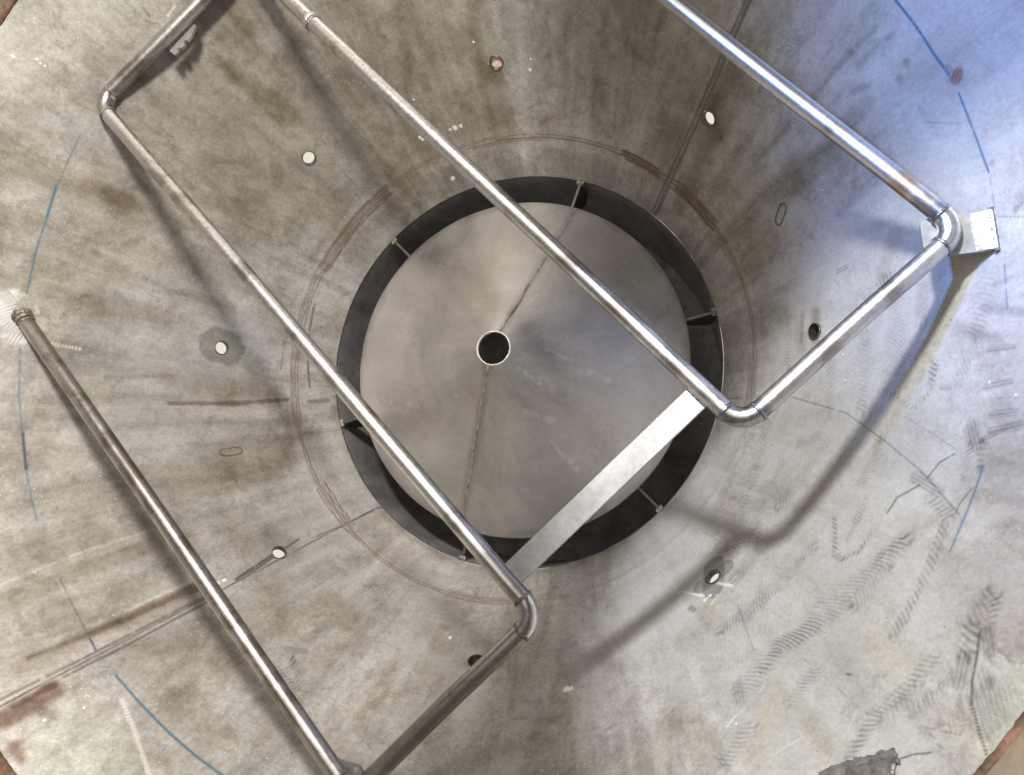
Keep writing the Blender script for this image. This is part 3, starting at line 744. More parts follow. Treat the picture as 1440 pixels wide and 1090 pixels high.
me.polygons.foreach_set('use_smooth', np.ones(len(F), bool))
for nm, arr in (('tint', np.concatenate([tint, np.ones_like(tint[..., :1])], -1)), ('ink', ink), ('mask', mask)):
    at = me.attributes.new(nm, 'FLOAT_COLOR', 'POINT'); at.data.foreach_set('color', np.ascontiguousarray(arr, np.float32).ravel())
uvl = me.uv_layers.new(name='UVMap')
half = np.where(((th - TH0) % 360) < 178.6, 0.0, 5.0)
UV = np.stack([np.broadcast_to((np.radians(th - TH0) * .86 + half)[:, None], T.shape), Zg / CO * S], -1).reshape(-1, 2).astype(np.float32)
uvl.data.foreach_set('uv', UV[F.ravel()].ravel())
me.materials.append(M_WALL)
cone = bpy.data.objects.new('cone_wall', me); col.objects.link(cone); cone.parent = hopper
del G, NRM, Vw, UV, T, Zg, Rg

def revolve(prof, n=128, a0=0.0, a1=360.0, jit=0.0):
    """prof: list of (r, z) in outlet radii"""
    full = abs(a1 - a0) >= 359.9; m = n if full else n + 1
    V = []; F = []; K = len(prof)
    for i in range(m):
        t = math.radians(a0 + (a1 - a0) * i / n)
        for r, z in prof:
            jr = random.uniform(-jit, jit)
            V.append(((r + jr) * S * math.cos(t), (r + jr) * S * math.sin(t), (z + random.uniform(-jit, jit)) * S))
    for i in range(n):
        i2 = (i + 1) % m
        for k in range(K - 1): F.append((i * K + k, i2 * K + k, i2 * K + k + 1, i * K + k + 1))
    return V, F
V, F_ = revolve([(.997, -.001)] + [(.996, -.001 - .7 * k / 60) for k in range(1, 61)] + [(.0, -.701)], 360)
neck = mesh('neck_wall', V, F_, M_NECK, hopper)
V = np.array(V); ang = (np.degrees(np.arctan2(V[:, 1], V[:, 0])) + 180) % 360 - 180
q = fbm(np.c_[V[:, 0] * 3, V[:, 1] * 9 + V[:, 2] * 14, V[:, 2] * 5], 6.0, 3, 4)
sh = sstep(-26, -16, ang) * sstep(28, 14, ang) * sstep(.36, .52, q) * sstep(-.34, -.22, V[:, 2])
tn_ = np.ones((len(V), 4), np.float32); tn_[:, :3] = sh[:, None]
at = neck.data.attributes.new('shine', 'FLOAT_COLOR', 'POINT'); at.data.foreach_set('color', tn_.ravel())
V, F_ = revolve([(1.0, .0005), (.997, .0015), (.995, -.002), (.996, -.010)], 220, jit=.0006)
mesh('neck_lip', V, F_, M_GUSSET0, hopper)
RT = 1 + TAN * Z_TOP
V, F_ = revolve([(RT + .004, Z_TOP + .002), (RT + .004, 1.9), (RT + .004, 2.15), (RT + .03, 2.15)], 180)
for i in range(180):
    q = V[i * 4]; t = math.atan2(q[1], q[0]); zt = Z_TOP * float(topk(t)); rr = (1 + TAN * zt + .004) * S; V[i * 4] = (rr * math.cos(t), rr * math.sin(t), (zt + .002) * S)
mesh('shell_wall', V, F_, M_SHELL, hopper)
def bead_line(P, Nrm, U, w, h, seed, seg=5):
    """weld bead: half-round strip along the points P, U = sideways, Nrm = up"""
    V = []; F = []; n = len(P); rnd = random.Random(seed)
    for i in range(n):
        a = .75 + .25 * abs(math.sin(i * 1.3 + seed)) + rnd.uniform(-.15, .15); sh = rnd.uniform(-.12, .12) * w
        for k in range(seg + 1):
            t = math.pi * k / seg
            V.append(np.asarray(P[i]) + np.asarray(U[i]) * (math.cos(t) * w * (.9 + .15 * a) + sh) + np.asarray(Nrm[i]) * (math.sin(t) * h * a - .0004))
    for i in range(n - 1):
        for k in range(seg): F.append((i * (seg + 1) + k, i * (seg + 1) + k + 1, (i + 1) * (seg + 1) + k + 1, (i + 1) * (seg + 1) + k))
    return V, F
M_SEAM = steel('seam_bead', (.17, .155, .13), (.33, .305, .265), .5, .3, 40, (1, 1, 1), .3, .5)
for a in (45.45, 224.1):
    n = 260; e, g, nn = wall_frame(a)
    P = [wall(a, Z_TOP * (.004 + .99 * i / n), .0004) for i in range(n + 1)]
    V, F_ = bead_line(P, [nn] * (n + 1), [e] * (n + 1), .0040 if a < 100 else .0030, .0022, int(a))
    mesh('weld_seam', V, F_, M_SEAM, hopper)
n = 900; P = []; U = []; NN = []
for i in range(n + 1):
    a = 360 * i / n; t = math.radians(a)
    zt = Z_TOP * float(topk(t)); P.append(np.array([(1 + TAN * zt) * S * math.cos(t), (1 + TAN * zt) * S * math.sin(t), zt * S])); e, g, nn = wall_frame(a)
    U.append((g + np.array([0, 0, 1.0])) / 2); NN.append(np.array([-math.cos(t), -math.sin(t), .2]))
V, F_ = bead_line(P, NN, U, .0085, .006, 5, 7)
mesh('rusty_weld', V, F_, M_RUST, hopper)

# sockets: collar lying on the wall, tube going outwards, plug where the photo shows one
def lathe_at(c, e, g, nn, prof, seg=40, jit=0):
    V = []; F = []; K = len(prof)
    for i in range(seg):
        t = 2 * math.pi * i / seg
        for r, h in prof:
            rr = r * S * (1 + random.uniform(-jit, jit)); V.append(c + (e * math.cos(t) + g * math.sin(t)) * rr + nn * h * S)
    for i in range(seg):
        j = (i + 1) % seg
        for k in range(K - 1): F.append((i * K + k, j * K + k, j * K + k + 1, i * K + k + 1))
    return V, F
for a, z, kind in SOCKETS:
    e, g, nn = wall_frame(a); c = wall(a, z, .0)
    depth = -.021 if kind == 'open' else (-.02 if kind == 'copper' else -.05)
    prof = [(R_OUT, -.004), (R_OUT - .001, .0035), (R_OUT - .003, .0055), (R_IN + .0015, .0055), (R_IN, .004)]
    for k in range(2 if kind == 'open' else 5):
        h0 = .002 + depth * (k + .3) / (3 if kind == 'open' else 5)
        prof += [(R_IN, h0), (R_IN + .0018, h0 - .003), (R_IN, h0 - .006)]
    prof += [(R_IN, depth)]
    if kind == 'open': prof += [(R_OUT, depth), (R_OUT, -.004)]
    V, F_ = lathe_at(c, e, g, nn, prof, 44, .006)
    so = mesh('socket', V, F_, M_SOCKET, hopper)
    if kind == 'copper': so['label'] = 'socket blocked by a copper coloured plug'
    elif kind == 'dull': so['label'] = 'dark socket with a dull metal bottom'
    if kind != 'open':
        V, F_ = lathe_at(c, e, g, nn, [(R_IN + .002, depth + .006), (R_IN * .5, depth + .008 + 0), (.0004, depth + .009 + 0)], 32)
        mesh('plug', V, F_, M_COPPER if kind == 'copper' else M_BRASS, so)
# old weld scars where fittings were cut away
def obround(c, ax, ay, nn, hl, hw, tube, seed):
    P = []; U = []; rnd = random.Random(seed); n = 72
    for i in range(n + 1):
        t = 2 * math.pi * i / n; x = math.cos(t); y = math.sin(t)
        px = math.copysign(abs(x) ** .6, x) * hl; py = math.copysign(abs(y) ** .6, y) * hw
        if i < n: k = rnd.uniform(.95, 1.05)
        P.append(c + ax * px * (k if i < n else 1) + ay * py)
        d = ax * x / hl + ay * y / hw; U.append(d / np.linalg.norm(d))
    return bead_line(P, [nn] * (n + 1), U, tube, tube * .7, seed, 5)
for a, z, hl, hw, rot in ((199.5, .5, .052, .018, 90), (20.7, .493, .045, .019, 60)):
    e, g, nn = wall_frame(a); r = math.radians(rot)
    V, F_ = obround(wall(a, z, .001), (e * math.cos(r) + g * math.sin(r)), (-e * math.sin(r) + g * math.cos(r)), nn, hl * S, hw * S, .0026, int(a))
    mesh('weld_scar', V, F_, M_SCAR, hopper)

# ------------------------------------------------------------------ deflector cone over the outlet
deflector = thing('deflector_cone', 'shallow grey steel cone with a round black hole at its tip, over the outlet', 'deflector', (0, 0, 0))
RB, RH, ZB, ZH = .850, .0755, .009, .41
n, K = 760, 190
V = []; F_ = []; uv = []; tn = []
for i in range(n + 1):
    t = 2 * math.pi * i / n
    for k in range(K + 1):
        s = k / K; r = RB + (RH - RB) * s; zc = ZB + (ZH - ZB) * s
        V.append((r * S * math.cos(t), r * S * math.sin(t), zc * S)); uv.append((t * .25, s * .5))
V = np.array(V); wv = (fbm(V, 5, 3, 3) - .5) * .006; V[:, 2] += wv
for i in range(n):
    for k in range(K): F_.append((i * (K + 1) + k, (i + 1) * (K + 1) + k, (i + 1) * (K + 1) + k + 1, i * (K + 1) + k + 1))
sheet = mesh('cone_sheet', V, F_, M_DEF, deflector, uv=uv)
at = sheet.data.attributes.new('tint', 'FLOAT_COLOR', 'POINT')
ang = np.arctan2(V[:, 1], V[:, 0]); rad = np.hypot(V[:, 0], V[:, 1]) / S
tt = np.ones((len(V), 4), np.float32)
sec = .10 * np.cos(ang - math.radians(-25)) ** 2 * (np.cos(ang - math.radians(-25)) > 0)
for (a, w_, s_) in ((68.2, .016, .2), (250.8, .016, .2)):
    d = np.abs(np.sin(ang - math.radians(a))) * rad; k = np.cos(ang - math.radians(a)) > 0
    tt[:, :3] *= (1 - (s_ * sstep(w_ * 2.2, w_ * .3, d + (fbm(V, 30, 8, 3) - .5) * .03) * k))[:, None]
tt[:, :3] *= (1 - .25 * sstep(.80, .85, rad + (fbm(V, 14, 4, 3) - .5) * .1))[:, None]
for q, (w_, s_, pts) in enumerate(SHEET_MARKS):
    for (x0, y0), (x1, y1) in zip(pts[:-1], pts[1:]):
        A_ = np.array([x0, y0]); d = np.array([x1, y1]) - A_; L_ = np.linalg.norm(d); d /= L_
        P2 = V[:, :2] / S - A_; t_ = np.clip(P2 @ d, 0, L_); dist = np.hypot(*(P2 - t_[:, None] * d).T)
        k = dist < w_ * 3
        f = sstep(1.5, .3, dist[k] / w_ + (vnoise(V[k], 60, q) - .5)) * abs(s_) * .6 * sstep(.3, .6, vnoise(V[k], 90, q + 7))
        tt[k, :3] *= (1 + np.sign(s_) * f)[:, None]
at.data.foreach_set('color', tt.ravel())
# plate thickness: rim edge, hole edge, underside
V, F_ = revolve([(RB, ZB), (RB + .003, ZB - .004), (RB + .002, ZB - .016), (RB - .01, ZB - .018), (RH + .004, ZH - .022), (RH - .001, ZH - .018)], 220)
mesh('plate_edge', V, F_, M_NECK, deflector)
M_HOLE = steel('hole_edge_steel', (.5, .48, .45), (.8, .77, .72), .4, .4, 60, (1, 1, 1), .2, .4)
V, F_ = revolve([(RH + .005, ZH - .001), (RH + .003, ZH + .004), (RH - .001, ZH + .003), (RH - .002, ZH - .014)], 90, jit=.0009)
mesh('hole_edge', V, F_, M_HOLE, deflector)
M_DSEAM = steel('deflector_seam', (.16, .145, .13), (.44, .41, .375), .45, .5, 50, (1, 1, 1), .5, .5)
for a, rr in ((68.2, .85), (250.8, .85)):
    t = math.radians(a); n = 170; P = []; e = np.array([-math.sin(t), math.cos(t), 0])
    up = np.array([(ZH - ZB) * math.cos(t), (ZH - ZB) * math.sin(t), (RB - RH)]); up /= np.linalg.norm(up)
    for i in range(n + 1):
        s = i / n; r = RB + (RH - RB) * s
        P.append(np.array([r * math.cos(t), r * math.sin(t), ZB + (ZH - ZB) * s]) * S + e * .0015 * math.sin(i * .13) + up * .0014)
    V, F_ = bead_line(P, [up] * (n + 1), [e] * (n + 1), .0032, .0016, int(a))
    mesh('weld_seam', V, F_, M_DSEAM, deflector)
def box8(c, ax, ay, az, hx, hy, hz, bev=.001):
    """box with chamfered edges along given axes"""
    V = []; F = []
    c, ax, ay, az = map(np.asarray, (c, ax, ay, az))
    pts = []
    for sx in (-1, 1):
        for sy in (-1, 1):
            for sz in (-1, 1):
                pts.append((sx, sy, sz))
    idx = {}
    for p_ in pts:
        for d in range(3):
            o = [hx - bev, hy - bev, hz - bev]; o[d] += bev
            idx[(p_, d)] = len(V); V.append(c + ax * p_[0] * o[0] + ay * p_[1] * o[1] + az * p_[2] * o[2])
    for d in range(3):
        u, v = [(1, 2), (2, 0), (0, 1)][d]
        for sgn in (-1, 1):
            q = []
            for su, sv in ((-1, -1), (1, -1), (1, 1), (-1, 1)):
                p_ = [0, 0, 0]; p_[d] = sgn; p_[u] = su; p_[v] = sv; q.append(idx[(tuple(p_), d)])
            F.append(q if sgn > 0 else q[::-1])
    for d in range(3):
        u, v = [(1, 2), (2, 0), (0, 1)][d]
        for su in (-1, 1):
            for sv in (-1, 1):
                a = [0, 0, 0]; b_ = [0, 0, 0]; a[d] = -1; b_[d] = 1
                for x in (a, b_): x[u] = su; x[v] = sv
                q = [idx[(tuple(a), u)], idx[(tuple(b_), u)], idx[(tuple(b_), v)], idx[(tuple(a), v)]]
                F.append(q if su * sv < 0 else q[::-1])
    for p_ in pts:
        q = [idx[(p_, 0)], idx[(p_, 1)], idx[(p_, 2)]]
        F.append(q if p_[0] * p_[1] * p_[2] > 0 else q[::-1])
    return V, F
M_GUSSET = steel('gusset_steel', (.05, .046, .042), (.13, .122, .115), .45, .5, 30, (1, 1, 1), .4, .3)
def prism(poly, nrm, th_):
    """extruded polygon, poly = list of 3d points (metres)"""
    n = len(poly); o = np.asarray(nrm) * th_ / 2
    V = [np.asarray(q) + o for q in poly] + [np.asarray(q) - o for q in poly]
    F = [list(range(n)), list(range(2 * n - 1, n - 1, -1))] + [[i, i + n, (i + 1) % n + n, (i + 1) % n] for i in range(n)]
    return V, F
for a, lean in ((12.0, .0), (70.0, .0), (133.5, .03), (195.5, -.02), (253.8, .0), (313.8, .0)):
    t = math.radians(a); d = np.array([math.cos(t), math.sin(t), 0]); e = np.array([-math.sin(t), math.cos(t), 0]); zv = np.array([0, 0, 1.0])
    poly = [d * r * S + zv * z_ * S for r, z_ in ((.80, .0), (.85, -.002), (.992, .000), (.992, -.17), (.95, -.20), (.80, -.03))]
    V, F_ = prism(poly, e, .013 * S)
    br = mesh('gusset', V, F_, M_GUSSET, deflector, smooth=False)
    P = [d * .990 * S + e * (i - 5) * .0022 + zv * (.0 - .001) * S for i in range(11)]
    V, F_ = bead_line(P, [zv] * 11, [d] * 11, .008, .005, int(a), 6)
    mesh('weld_bead', V, F_, M_BEAD, br)

# ------------------------------------------------------------------ pipe coil
PR = .0310 * S                                                 # pipe radius
coil = thing('pipe_coil', 'welded zigzag coil of round steel pipe spanning the hopper above the deflector cone', 'pipe coil', (0, 0, Z_COIL * S))
D = np.array([.6809, -.7323]); D2 = np.array([.735, .678])
CR = {'end1': (-1.812, .078), 'c1': (-.2425, -1.6482), 'c2': (.3809, -1.0599), 'c3': (-1.5165, .9801), 'c4': (-.8513, 1.5355), 'c5': (1.0315, -.4716), 'c6': (1.6887, .1023), 'end2': (.375, 1.566)}
order = ['end1', 'c1', 'c2', 'c3', 'c4', 'c5', 'c6', 'end2']
C3 = {k: np.array([v[0], v[1], Z_COIL]) * S for k, v in CR.items()}
BEND = .072 * S
def tube(A, B, r, m, name, parent, seed, bands=(), seg=36, sag=.0):
    A = np.asarray(A); B = np.asarray(B); L = np.linalg.norm(B - A); d = (B - A) / L
    x = np.cross(d, [0, 0, 1.0]); x /= np.linalg.norm(x); y = np.cross(x, d); nl = max(8, int(L / .012))
    V = []; F = []; uv = []; tn = []; rnd = random.Random(seed); ph = [rnd.uniform(0, 6.28) for _ in range(4)]
    for i in range(nl + 1):
        s = i / nl; c = A + d * L * s + y * (.0012 * math.sin(s * 5 + ph[0]) * 4 * s * (1 - s)) + x * (.0016 * math.sin(s * 4 + ph[1]) * 4 * s * (1 - s))
        colr = (1, 1, 1)
        for b0, b1, cc in bands:
            if b0 <= s * L <= b1: colr = cc
        for k in range(seg + 1):
            t = 2 * math.pi * k / seg
            V.append(c + (x * math.cos(t) + y * math.sin(t)) * r); uv.append((k / seg, s * L + seed)); tn.append((*colr, 1))
    for i in range(nl):
        for k in range(seg): q = i * (seg + 1) + k; F.append((q, q + seg + 1, q + seg + 2, q + 1))
    o = mesh(name, V, F, m, parent, uv=uv); VV = np.array(V); tn = np.array(tn, np.float32)
    wear = .80 + .38 * fbm(VV, 7, seed, 4); dull = sstep(.56, .68, fbm(VV, 18, seed + 3, 4))
    tn[:, :3] *= (wear * (1 - .38 * dull))[:, None]; tn[:, 1] *= 1 - .05 * dull; tn[:, 2] *= 1 - .12 * dull
    at = o.data.attributes.new('tint', 'FLOAT_COLOR', 'POINT'); at.data.foreach_set('color', tn.ravel())
    return o
def ring_bead(c, d, R, w, m, parent, seed, colr=None):
    d = np.asarray(d) / np.linalg.norm(d); x = np.cross(d, [0, 0, 1.0]); x /= np.linalg.norm(x); y = np.cross(x, d)
    rnd = random.Random(seed); n = 56; K = 8; V = []; F = []
    amp = [rnd.uniform(.7, 1.25) for _ in range(n)]; sh = [rnd.uniform(-.25, .25) for _ in range(n)]
    for i in range(n):
        t = 2 * math.pi * i / n; u = x * math.cos(t) + y * math.sin(t)
        for k in range(K):
            a = 2 * math.pi * k / K; V.append(c + u * (R + math.sin(a) * w * .55 * amp[i]) + d * (math.cos(a) * w * amp[i] + sh[i] * w))
    for i in range(n):
        for k in range(K): F.append((i * K + k, ((i + 1) % n) * K + k, ((i + 1) % n) * K + (k + 1) % K, i * K + (k + 1) % K))
    return mesh('weld_bead', V, F, m, parent)
M_ELBOW = pipe_material('welded_elbow', (.34, .33, .32), (.56, .55, .54), .32, .95)
def elbow(P, A, B, seed, beadmat):
    """quarter bend at corner P between straights coming from A and leaving to B"""
    u = (A - P) / np.linalg.norm(A - P); v = (B - P) / np.linalg.norm(B - P)
    half = math.acos(np.clip(u @ v, -1, 1)) / 2; tl = BEND / math.tan(half)
    bis = (u + v) / np.linalg.norm(u + v); cen = P + bis * BEND / math.sin(half)
    s0 = P + u * tl; s1 = P + v * tl; r0 = s0 - cen; zc = np.cross(u, v); zc /= np.linalg.norm(zc)
    tot = math.pi - 2 * half; n = 22; seg = 36; V = []; F = []; uv = []; sgn = 1
    r1 = s1 - cen
    if np.dot(np.cross(r0, r1), zc) < 0: sgn = -1
    for i in range(n + 1):
        a = sgn * tot * i / n; ca, sa = math.cos(a), math.sin(a)
        rr = r0 * ca + np.cross(zc, r0) * sa; rd = rr / np.linalg.norm(rr); c = cen + rr
        R = PR * (1.045 + (.03 if i in (0, n) else 0))
        for k in range(seg + 1):
            t = 2 * math.pi * k / seg; V.append(c + (rd * math.cos(t) + zc * math.sin(t)) * R); uv.append((k / seg, i / n * BEND * tot))
    for i in range(n):
        for k in range(seg): q = i * (seg + 1) + k; F.append((q, q + seg + 1, q + seg + 2, q + 1))
    o = mesh('elbow', V, F, M_ELBOW, coil, uv=uv)
    at = o.data.attributes.new('tint', 'FLOAT_COLOR', 'POINT'); at.data.foreach_set('color', np.ones((len(V), 4), np.float32).ravel())
    ring_bead(s0, u, PR * 1.045, .0034, beadmat, o, seed); ring_bead(s1, v, PR * 1.045, .0034, beadmat, o, seed + 1)
    return s0, s1
cuts = {}
for i in range(1, 7):
    k = order[i]; cuts[k] = elbow(C3[k], C3[order[i - 1]], C3[order[i + 1]], 20 + i * 3, M_BEADBLUE if k in ('c5', 'c6') else M_BEAD)
PM = [P_SCALE, P_DULL, P_GALV, P_DULL, P_GALV, P_SMOOTH, P_SMOOTH]
DK = (.62, .60, .60); COP = (.92, .70, .55); BLU = (.55, .58, .72)
BANDS = [((0, .03, (.45, .42, .38)), (.93, 1.6, (1.15, 1.15, 1.15))), (), ((0, .03, DK), (.03, .12, (.8, .78, .75))), ((.32, .36, DK),), ((1.15, 1.30, (.86, .86, .88)),), ((0, .02, BLU), (.24, .4, (.9, .92, 1.0))), ((.0, .022, BLU), (.05, .064, (1.1, 1.05, 1.0)), (.064, .10, COP))]
for i in range(7):
    a, b = order[i], order[i + 1]
    A = cuts[a][1] if a in cuts else C3[a]; B = cuts[b][0] if b in cuts else C3[b]
    tube(A, B, PR, PM[i], 'pipe', coil, 3 + i * 7, BANDS[i])
# repair weld part-way along the long pipe
pa, pb = cuts['c4'][1], cuts['c5'][0]; dd = (pb - pa) / np.linalg.norm(pb - pa)
for q, w in ((.245, .007), (.255, .005)): ring_bead(pa + dd * q, dd, PR * 1.0, w, M_GROUND if w > .006 else M_BEAD, coil, 77)
# flat bar bracing the two long pipes
n2 = np.array([-D[1], D[0], 0]) ; n2 /= np.linalg.norm(n2)
b0 = np.array([.897, -.380, Z_COIL - .006]) * S; b1 = np.array([.295, -.934, Z_COIL - .006]) * S
ax = (b1 - b0) / np.linalg.norm(b1 - b0); ay = np.cross([0, 0, 1.0], ax); az = np.array([0, 0, 1.0])
V, F_ = box8((b0 + b1) / 2, ax, ay, az, np.linalg.norm(b1 - b0) / 2, .041 * S, .008 * S, .0012)
bar = mesh('flat_bar', V, F_, M_BAR, coil, smooth=False)
for c, sg in ((b0, -1), (b1, 1)):
    P = [c + ax * sg * .006 + ay * (k - 8) / 8 * .04 * S + az * .003 for k in range(17)]
    V, F_ = bead_line(P, [az] * 17, [ax] * 17, .007, .008, 31 + sg, 6); mesh('weld_bead', V, F_, M_BEAD if sg < 0 else M_PLATE, bar)
# foot weld where the open pipe end meets the wall
pd = (C3['c1'] - C3['end1']) / np.linalg.norm(C3['c1'] - C3['end1'])
for q, R_, w_ in ((.004, 1.02, .0095), (.018, 1.0, .0060), (.030, .99, .0034)): ring_bead(C3['end1'] + pd * q, pd, PR * R_, w_, M_BEAD, coil, int(q * 1000))
V, F_ = lathe_at(C3['end2'] + np.array([0, .004, -.004]), *wall_frame(76.5), [(.033, .018), (.042, .012), (.052, .003), (.056, -.01)], 40, .08)
mesh('foot_weld', V, F_, M_BEAD, coil)

# ------------------------------------------------------------------ brackets between wall and coil
def bracket(label, th_, z, r_in, hw, group, tilt=0):
    t = math.radians(th_); d = np.array([math.cos(t), math.sin(t), 0]); e = np.array([-math.sin(t), math.cos(t), 0]); zv = np.array([0, 0, 1.0])
    rw = (1 + TAN * z); root = thing('support_bracket', label, 'bracket', tuple(d * rw * S + zv * z * S), group)
    poly = []
    rc = .022
    for q in range(7):
        a = math.pi / 2 * q / 6; poly.append((r_in + rc - rc * math.sin(math.pi / 2 - a) , -hw + rc - rc * math.cos(math.pi / 2 - a)))
    poly = [(r_in + rc * (1 - math.cos(a)), -hw + rc * (1 - math.sin(a))) for a in [math.pi / 2 * k / 6 for k in range(6, -1, -1)]][::1]
    poly = poly + [(x, -y) for x, y in poly[::-1]]
    poly = [(rw + .004, -hw)] + poly + [(rw + .004, hw)]
    pts = [d * x * S + e * y * S + zv * z * S for x, y in poly]
    V, F_ = prism(pts[::-1], zv, .014 * S)
    pl = mesh('plate', V, F_, M_PLATE, root, smooth=False)
    n = 24
    P = [d * (rw - .052) * S + e * (k / n * 2 - 1) * hw * .93 * S + zv * (z + .0085) * S for k in range(n + 1)]
    Vg = []; Fg = []
    for k in range(n + 1):
        for j in range(9):
            Vg.append(d * (rw - .058 - .004 * random.random() * (j == 0) + .055 * j / 8) * S + e * (k / n * 2 - 1) * hw * .95 * S + zv * (z + .0074 + random.uniform(0, .0028) + .012 * (j / 8) ** 3) * S)
    for k in range(n):
        for j in range(8): q = k * 9 + j; Fg.append((q, q + 1, q + 10, q + 9))
    mesh('ground_face', Vg, Fg, M_GROUND, pl)
    P = [d * (rw - .003) * S + e * (k / n * 2.2 - 1.1) * hw * S + zv * (z + .008 + random.uniform(0, .005)) * S for k in range(n + 1)]
    V, F_ = bead_line(P, [zv - d * .6] * (n + 1), [d] * (n + 1), .0055, .0050, int(th_), 6)
    mesh('weld_bead', V, F_, M_LUG, pl)
    return root
bracket('flat steel plate bracket under the right pipe elbow, ground shiny at its wall end', 3.2, 1.168, 1.590, .062, None)
bracket('plate bracket cut off by the lower edge, only its rounded end seen between two pipes', 259.8, 1.160, 1.58, .058, None)

# cut clip under the short upper pipe
clip = thing('pipe_clip', 'small jagged cut clip welded to the wall under the short upper left pipe', 'clip', tuple(wall(133.8, 1.15)))
cA = np.array([-1.19, 1.252, 1.165]) * S; u_ = np.array([D2[0], D2[1], 0]); u_ /= np.linalg.norm(u_); w_ = np.array([u_[1], -u_[0], 0]); zv = np.array([0, 0, 1.0])
def clip_piece(off, prof, m, lift):
    pts = [cA + u_ * x * S + w_ * (off + y) * S + zv * lift * S for x, y in prof]
    V, F_ = prism(pts[::-1], zv, .012 * S); return mesh('clip_jaw', V, F_, m, clip, smooth=False)
clip_piece(.032, [(-.055, .0), (-.05, .038), (-.028, .041), (-.026, .028), (-.012, .028), (-.012, .040), (.012, .042), (.014, .024), (.028, .024), (.03, .036), (.052, .034), (.10, .014), (.10, .0)], M_PLATE, -.004)
clip_piece(-.078, [(-.06, .0), (-.05, -.018), (-.03, -.012), (-.02, -.026), (.005, -.03), (.012, -.016), (.03, -.034), (.055, -.03), (.06, -.014), (.085, -.02), (.10, .0)], M_GROUND, .012)
clip_piece(-.04, [(-.06, -.045), (-.06, .045), (.10, .045), (.10, -.045)], M_BEAD, -.024)

# torn lug at the lower right
out_ = []
for k in range(len(LUG)):
    (a0, z0), (a1, z1) = LUG[k], LUG[(k + 1) % len(LUG)]
    for q in range(5): out_.append((a0 + (a1 - a0) * q / 5 + random.uniform(-.09, .09), z0 + (z1 - z0) * q / 5 + random.uniform(-.004, .004)))
lp = tuple(wall(313.5, 1.35)); lc = (sum(a for a, z in out_) / len(out_), sum(z for a, z in out_) / len(out_)); nL = len(out_)
V = [wall(a, z, .0008) for a, z in out_]; F_ = []
steps = (1.0, .93, .8, .6, .4, .2)
for r_ in steps:
    for a, z in out_:
        aa, z2 = lc[0] + (a - lc[0]) * r_, lc[1] + (z - lc[1]) * r_; P_ = wall(aa, z2)
        V.append(wall(aa, z2, (.0045 if r_ < 1 else .003) + .006 * (vnoise(P_[None, :], 55, 4)[0] - .5) * (r_ < 1)))
V.append(wall(*lc, .004))
for k in range(len(steps)):
    for i_ in range(nL): j_ = (i_ + 1) % nL; F_.append((k * nL + i_, k * nL + j_, (k + 1) * nL + j_, (k + 1) * nL + i_))
F_ += [(len(steps) * nL + i_, len(steps) * nL + (i_ + 1) % nL, (len(steps) + 1) * nL) for i_ in range(nL)]
lug = mesh('torn_plate', V, F_, M_LUG, loc=lp, smooth=False)
lug['label'] = 'thin dark grey scrap of torn plate stuck to the wall at the lower right edge'; lug['category'] = 'metal scrap'

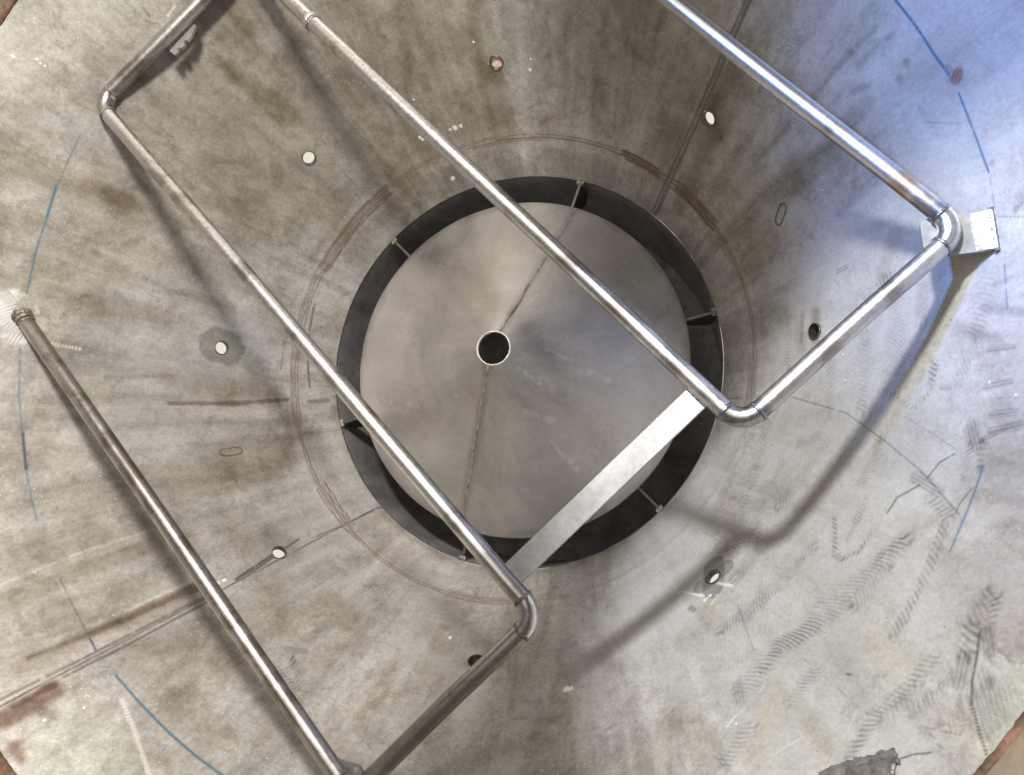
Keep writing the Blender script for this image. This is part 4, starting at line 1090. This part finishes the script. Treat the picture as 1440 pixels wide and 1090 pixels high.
# ------------------------------------------------------------------ light
w = bpy.data.worlds.new('World'); scene.world = w; w.use_nodes = True
bg = w.node_tree.nodes['Background']; bg.inputs[0].default_value = (1.0, .95, .89, 1); bg.inputs[1].default_value = 1.0
wn = w.node_tree; wc = wn.nodes.new('ShaderNodeTexCoord'); wx = wn.nodes.new('ShaderNodeSeparateXYZ'); wn.links.new(wc.outputs['Generated'], wx.inputs[0])
wr = ramp(wn, math_(wn, 'MULTIPLY_ADD', wx.outputs[2], .5, .5), [(.50, (.84, .77, .68)), (.60, (AMB, AMB * .95, AMB * .89))]); wn.links.new(wr, bg.inputs[0])
def area(name, loc, target, size, power, colr, roll_dir=None):
    l = bpy.data.lights.new(name, 'AREA'); l.shape = 'RECTANGLE'; l.size, l.size_y = size; l.energy = power; l.color = colr
    o = bpy.data.objects.new(name, l); col.objects.link(o); loc = Vector(loc) * S; z = (loc - Vector(target) * S).normalized()
    x = Vector(roll_dir) if roll_dir else Vector((1, 0, 0)); x = (x - z * x.dot(z)).normalized(); y = z.cross(x)
    o.matrix_world = Matrix.Translation(loc) @ Matrix((x, y, z)).transposed().to_4x4(); return o
area('strip_lamp', KEY_P, (.4, -.5, .3), KEY_S, KEY_W, (1.0, .96, .93), (.73, .68, 0))
area('overhead_fill', FILL_P, (0, 0, 0), FILL_S, FILL_W, (1.0, .96, .925), (1, 0, 0))  # broad soft fill added overhead to lift deflector and upper wall
def spot(name, loc, tgt, ang, blend, power, colr, soft):
    l = bpy.data.lights.new(name, 'SPOT'); l.energy = power; l.color = colr; l.spot_size = math.radians(ang); l.spot_blend = blend; l.shadow_soft_size = soft
    o = bpy.data.objects.new(name, l); col.objects.link(o); o.location = Vector(loc) * S
    o.rotation_euler = (Vector(tgt) * S - o.location).to_track_quat('-Z', 'Y').to_euler()
spot('window_lamp', BLUE_P, BLUE_T, BLUE_A, 1.0, BLUE_W, (.19, .38, 1.0), .08)
spot('pool_spot', *POOL_A, (.96, .975, 1.0), .10)  # added spot; cone edge shaped to leave a dark band unlit
spot('pool_spot', *POOL_B, (1.0, .955, .905), .15)  # second added spot; gap between the two cones stands in for a shadow

# ------------------------------------------------------------------ camera
cam = bpy.data.cameras.new('camera'); cam.sensor_width = 36; cam.lens = 36 * 1085 / 1440; cam.clip_end = 50; cam.clip_start = .02
co = bpy.data.objects.new('camera', cam); col.objects.link(co); scene.camera = co
a, b = -.16447522, -.26169386
Rm = Matrix.Rotation(a, 3, 'X') @ Matrix.Rotation(b, 3, 'Y')
co.matrix_world = Matrix.Translation(Vector((.95995618, -.74410821, 3.67125969)) * S) @ Rm.transposed().to_4x4()
scene.view_settings.view_transform = 'Standard'; scene.view_settings.look = 'None'; scene.view_settings.exposure = 0
scene.render.engine = 'CYCLES'; scene.cycles.max_bounces = 8; scene.cycles.use_denoising = True
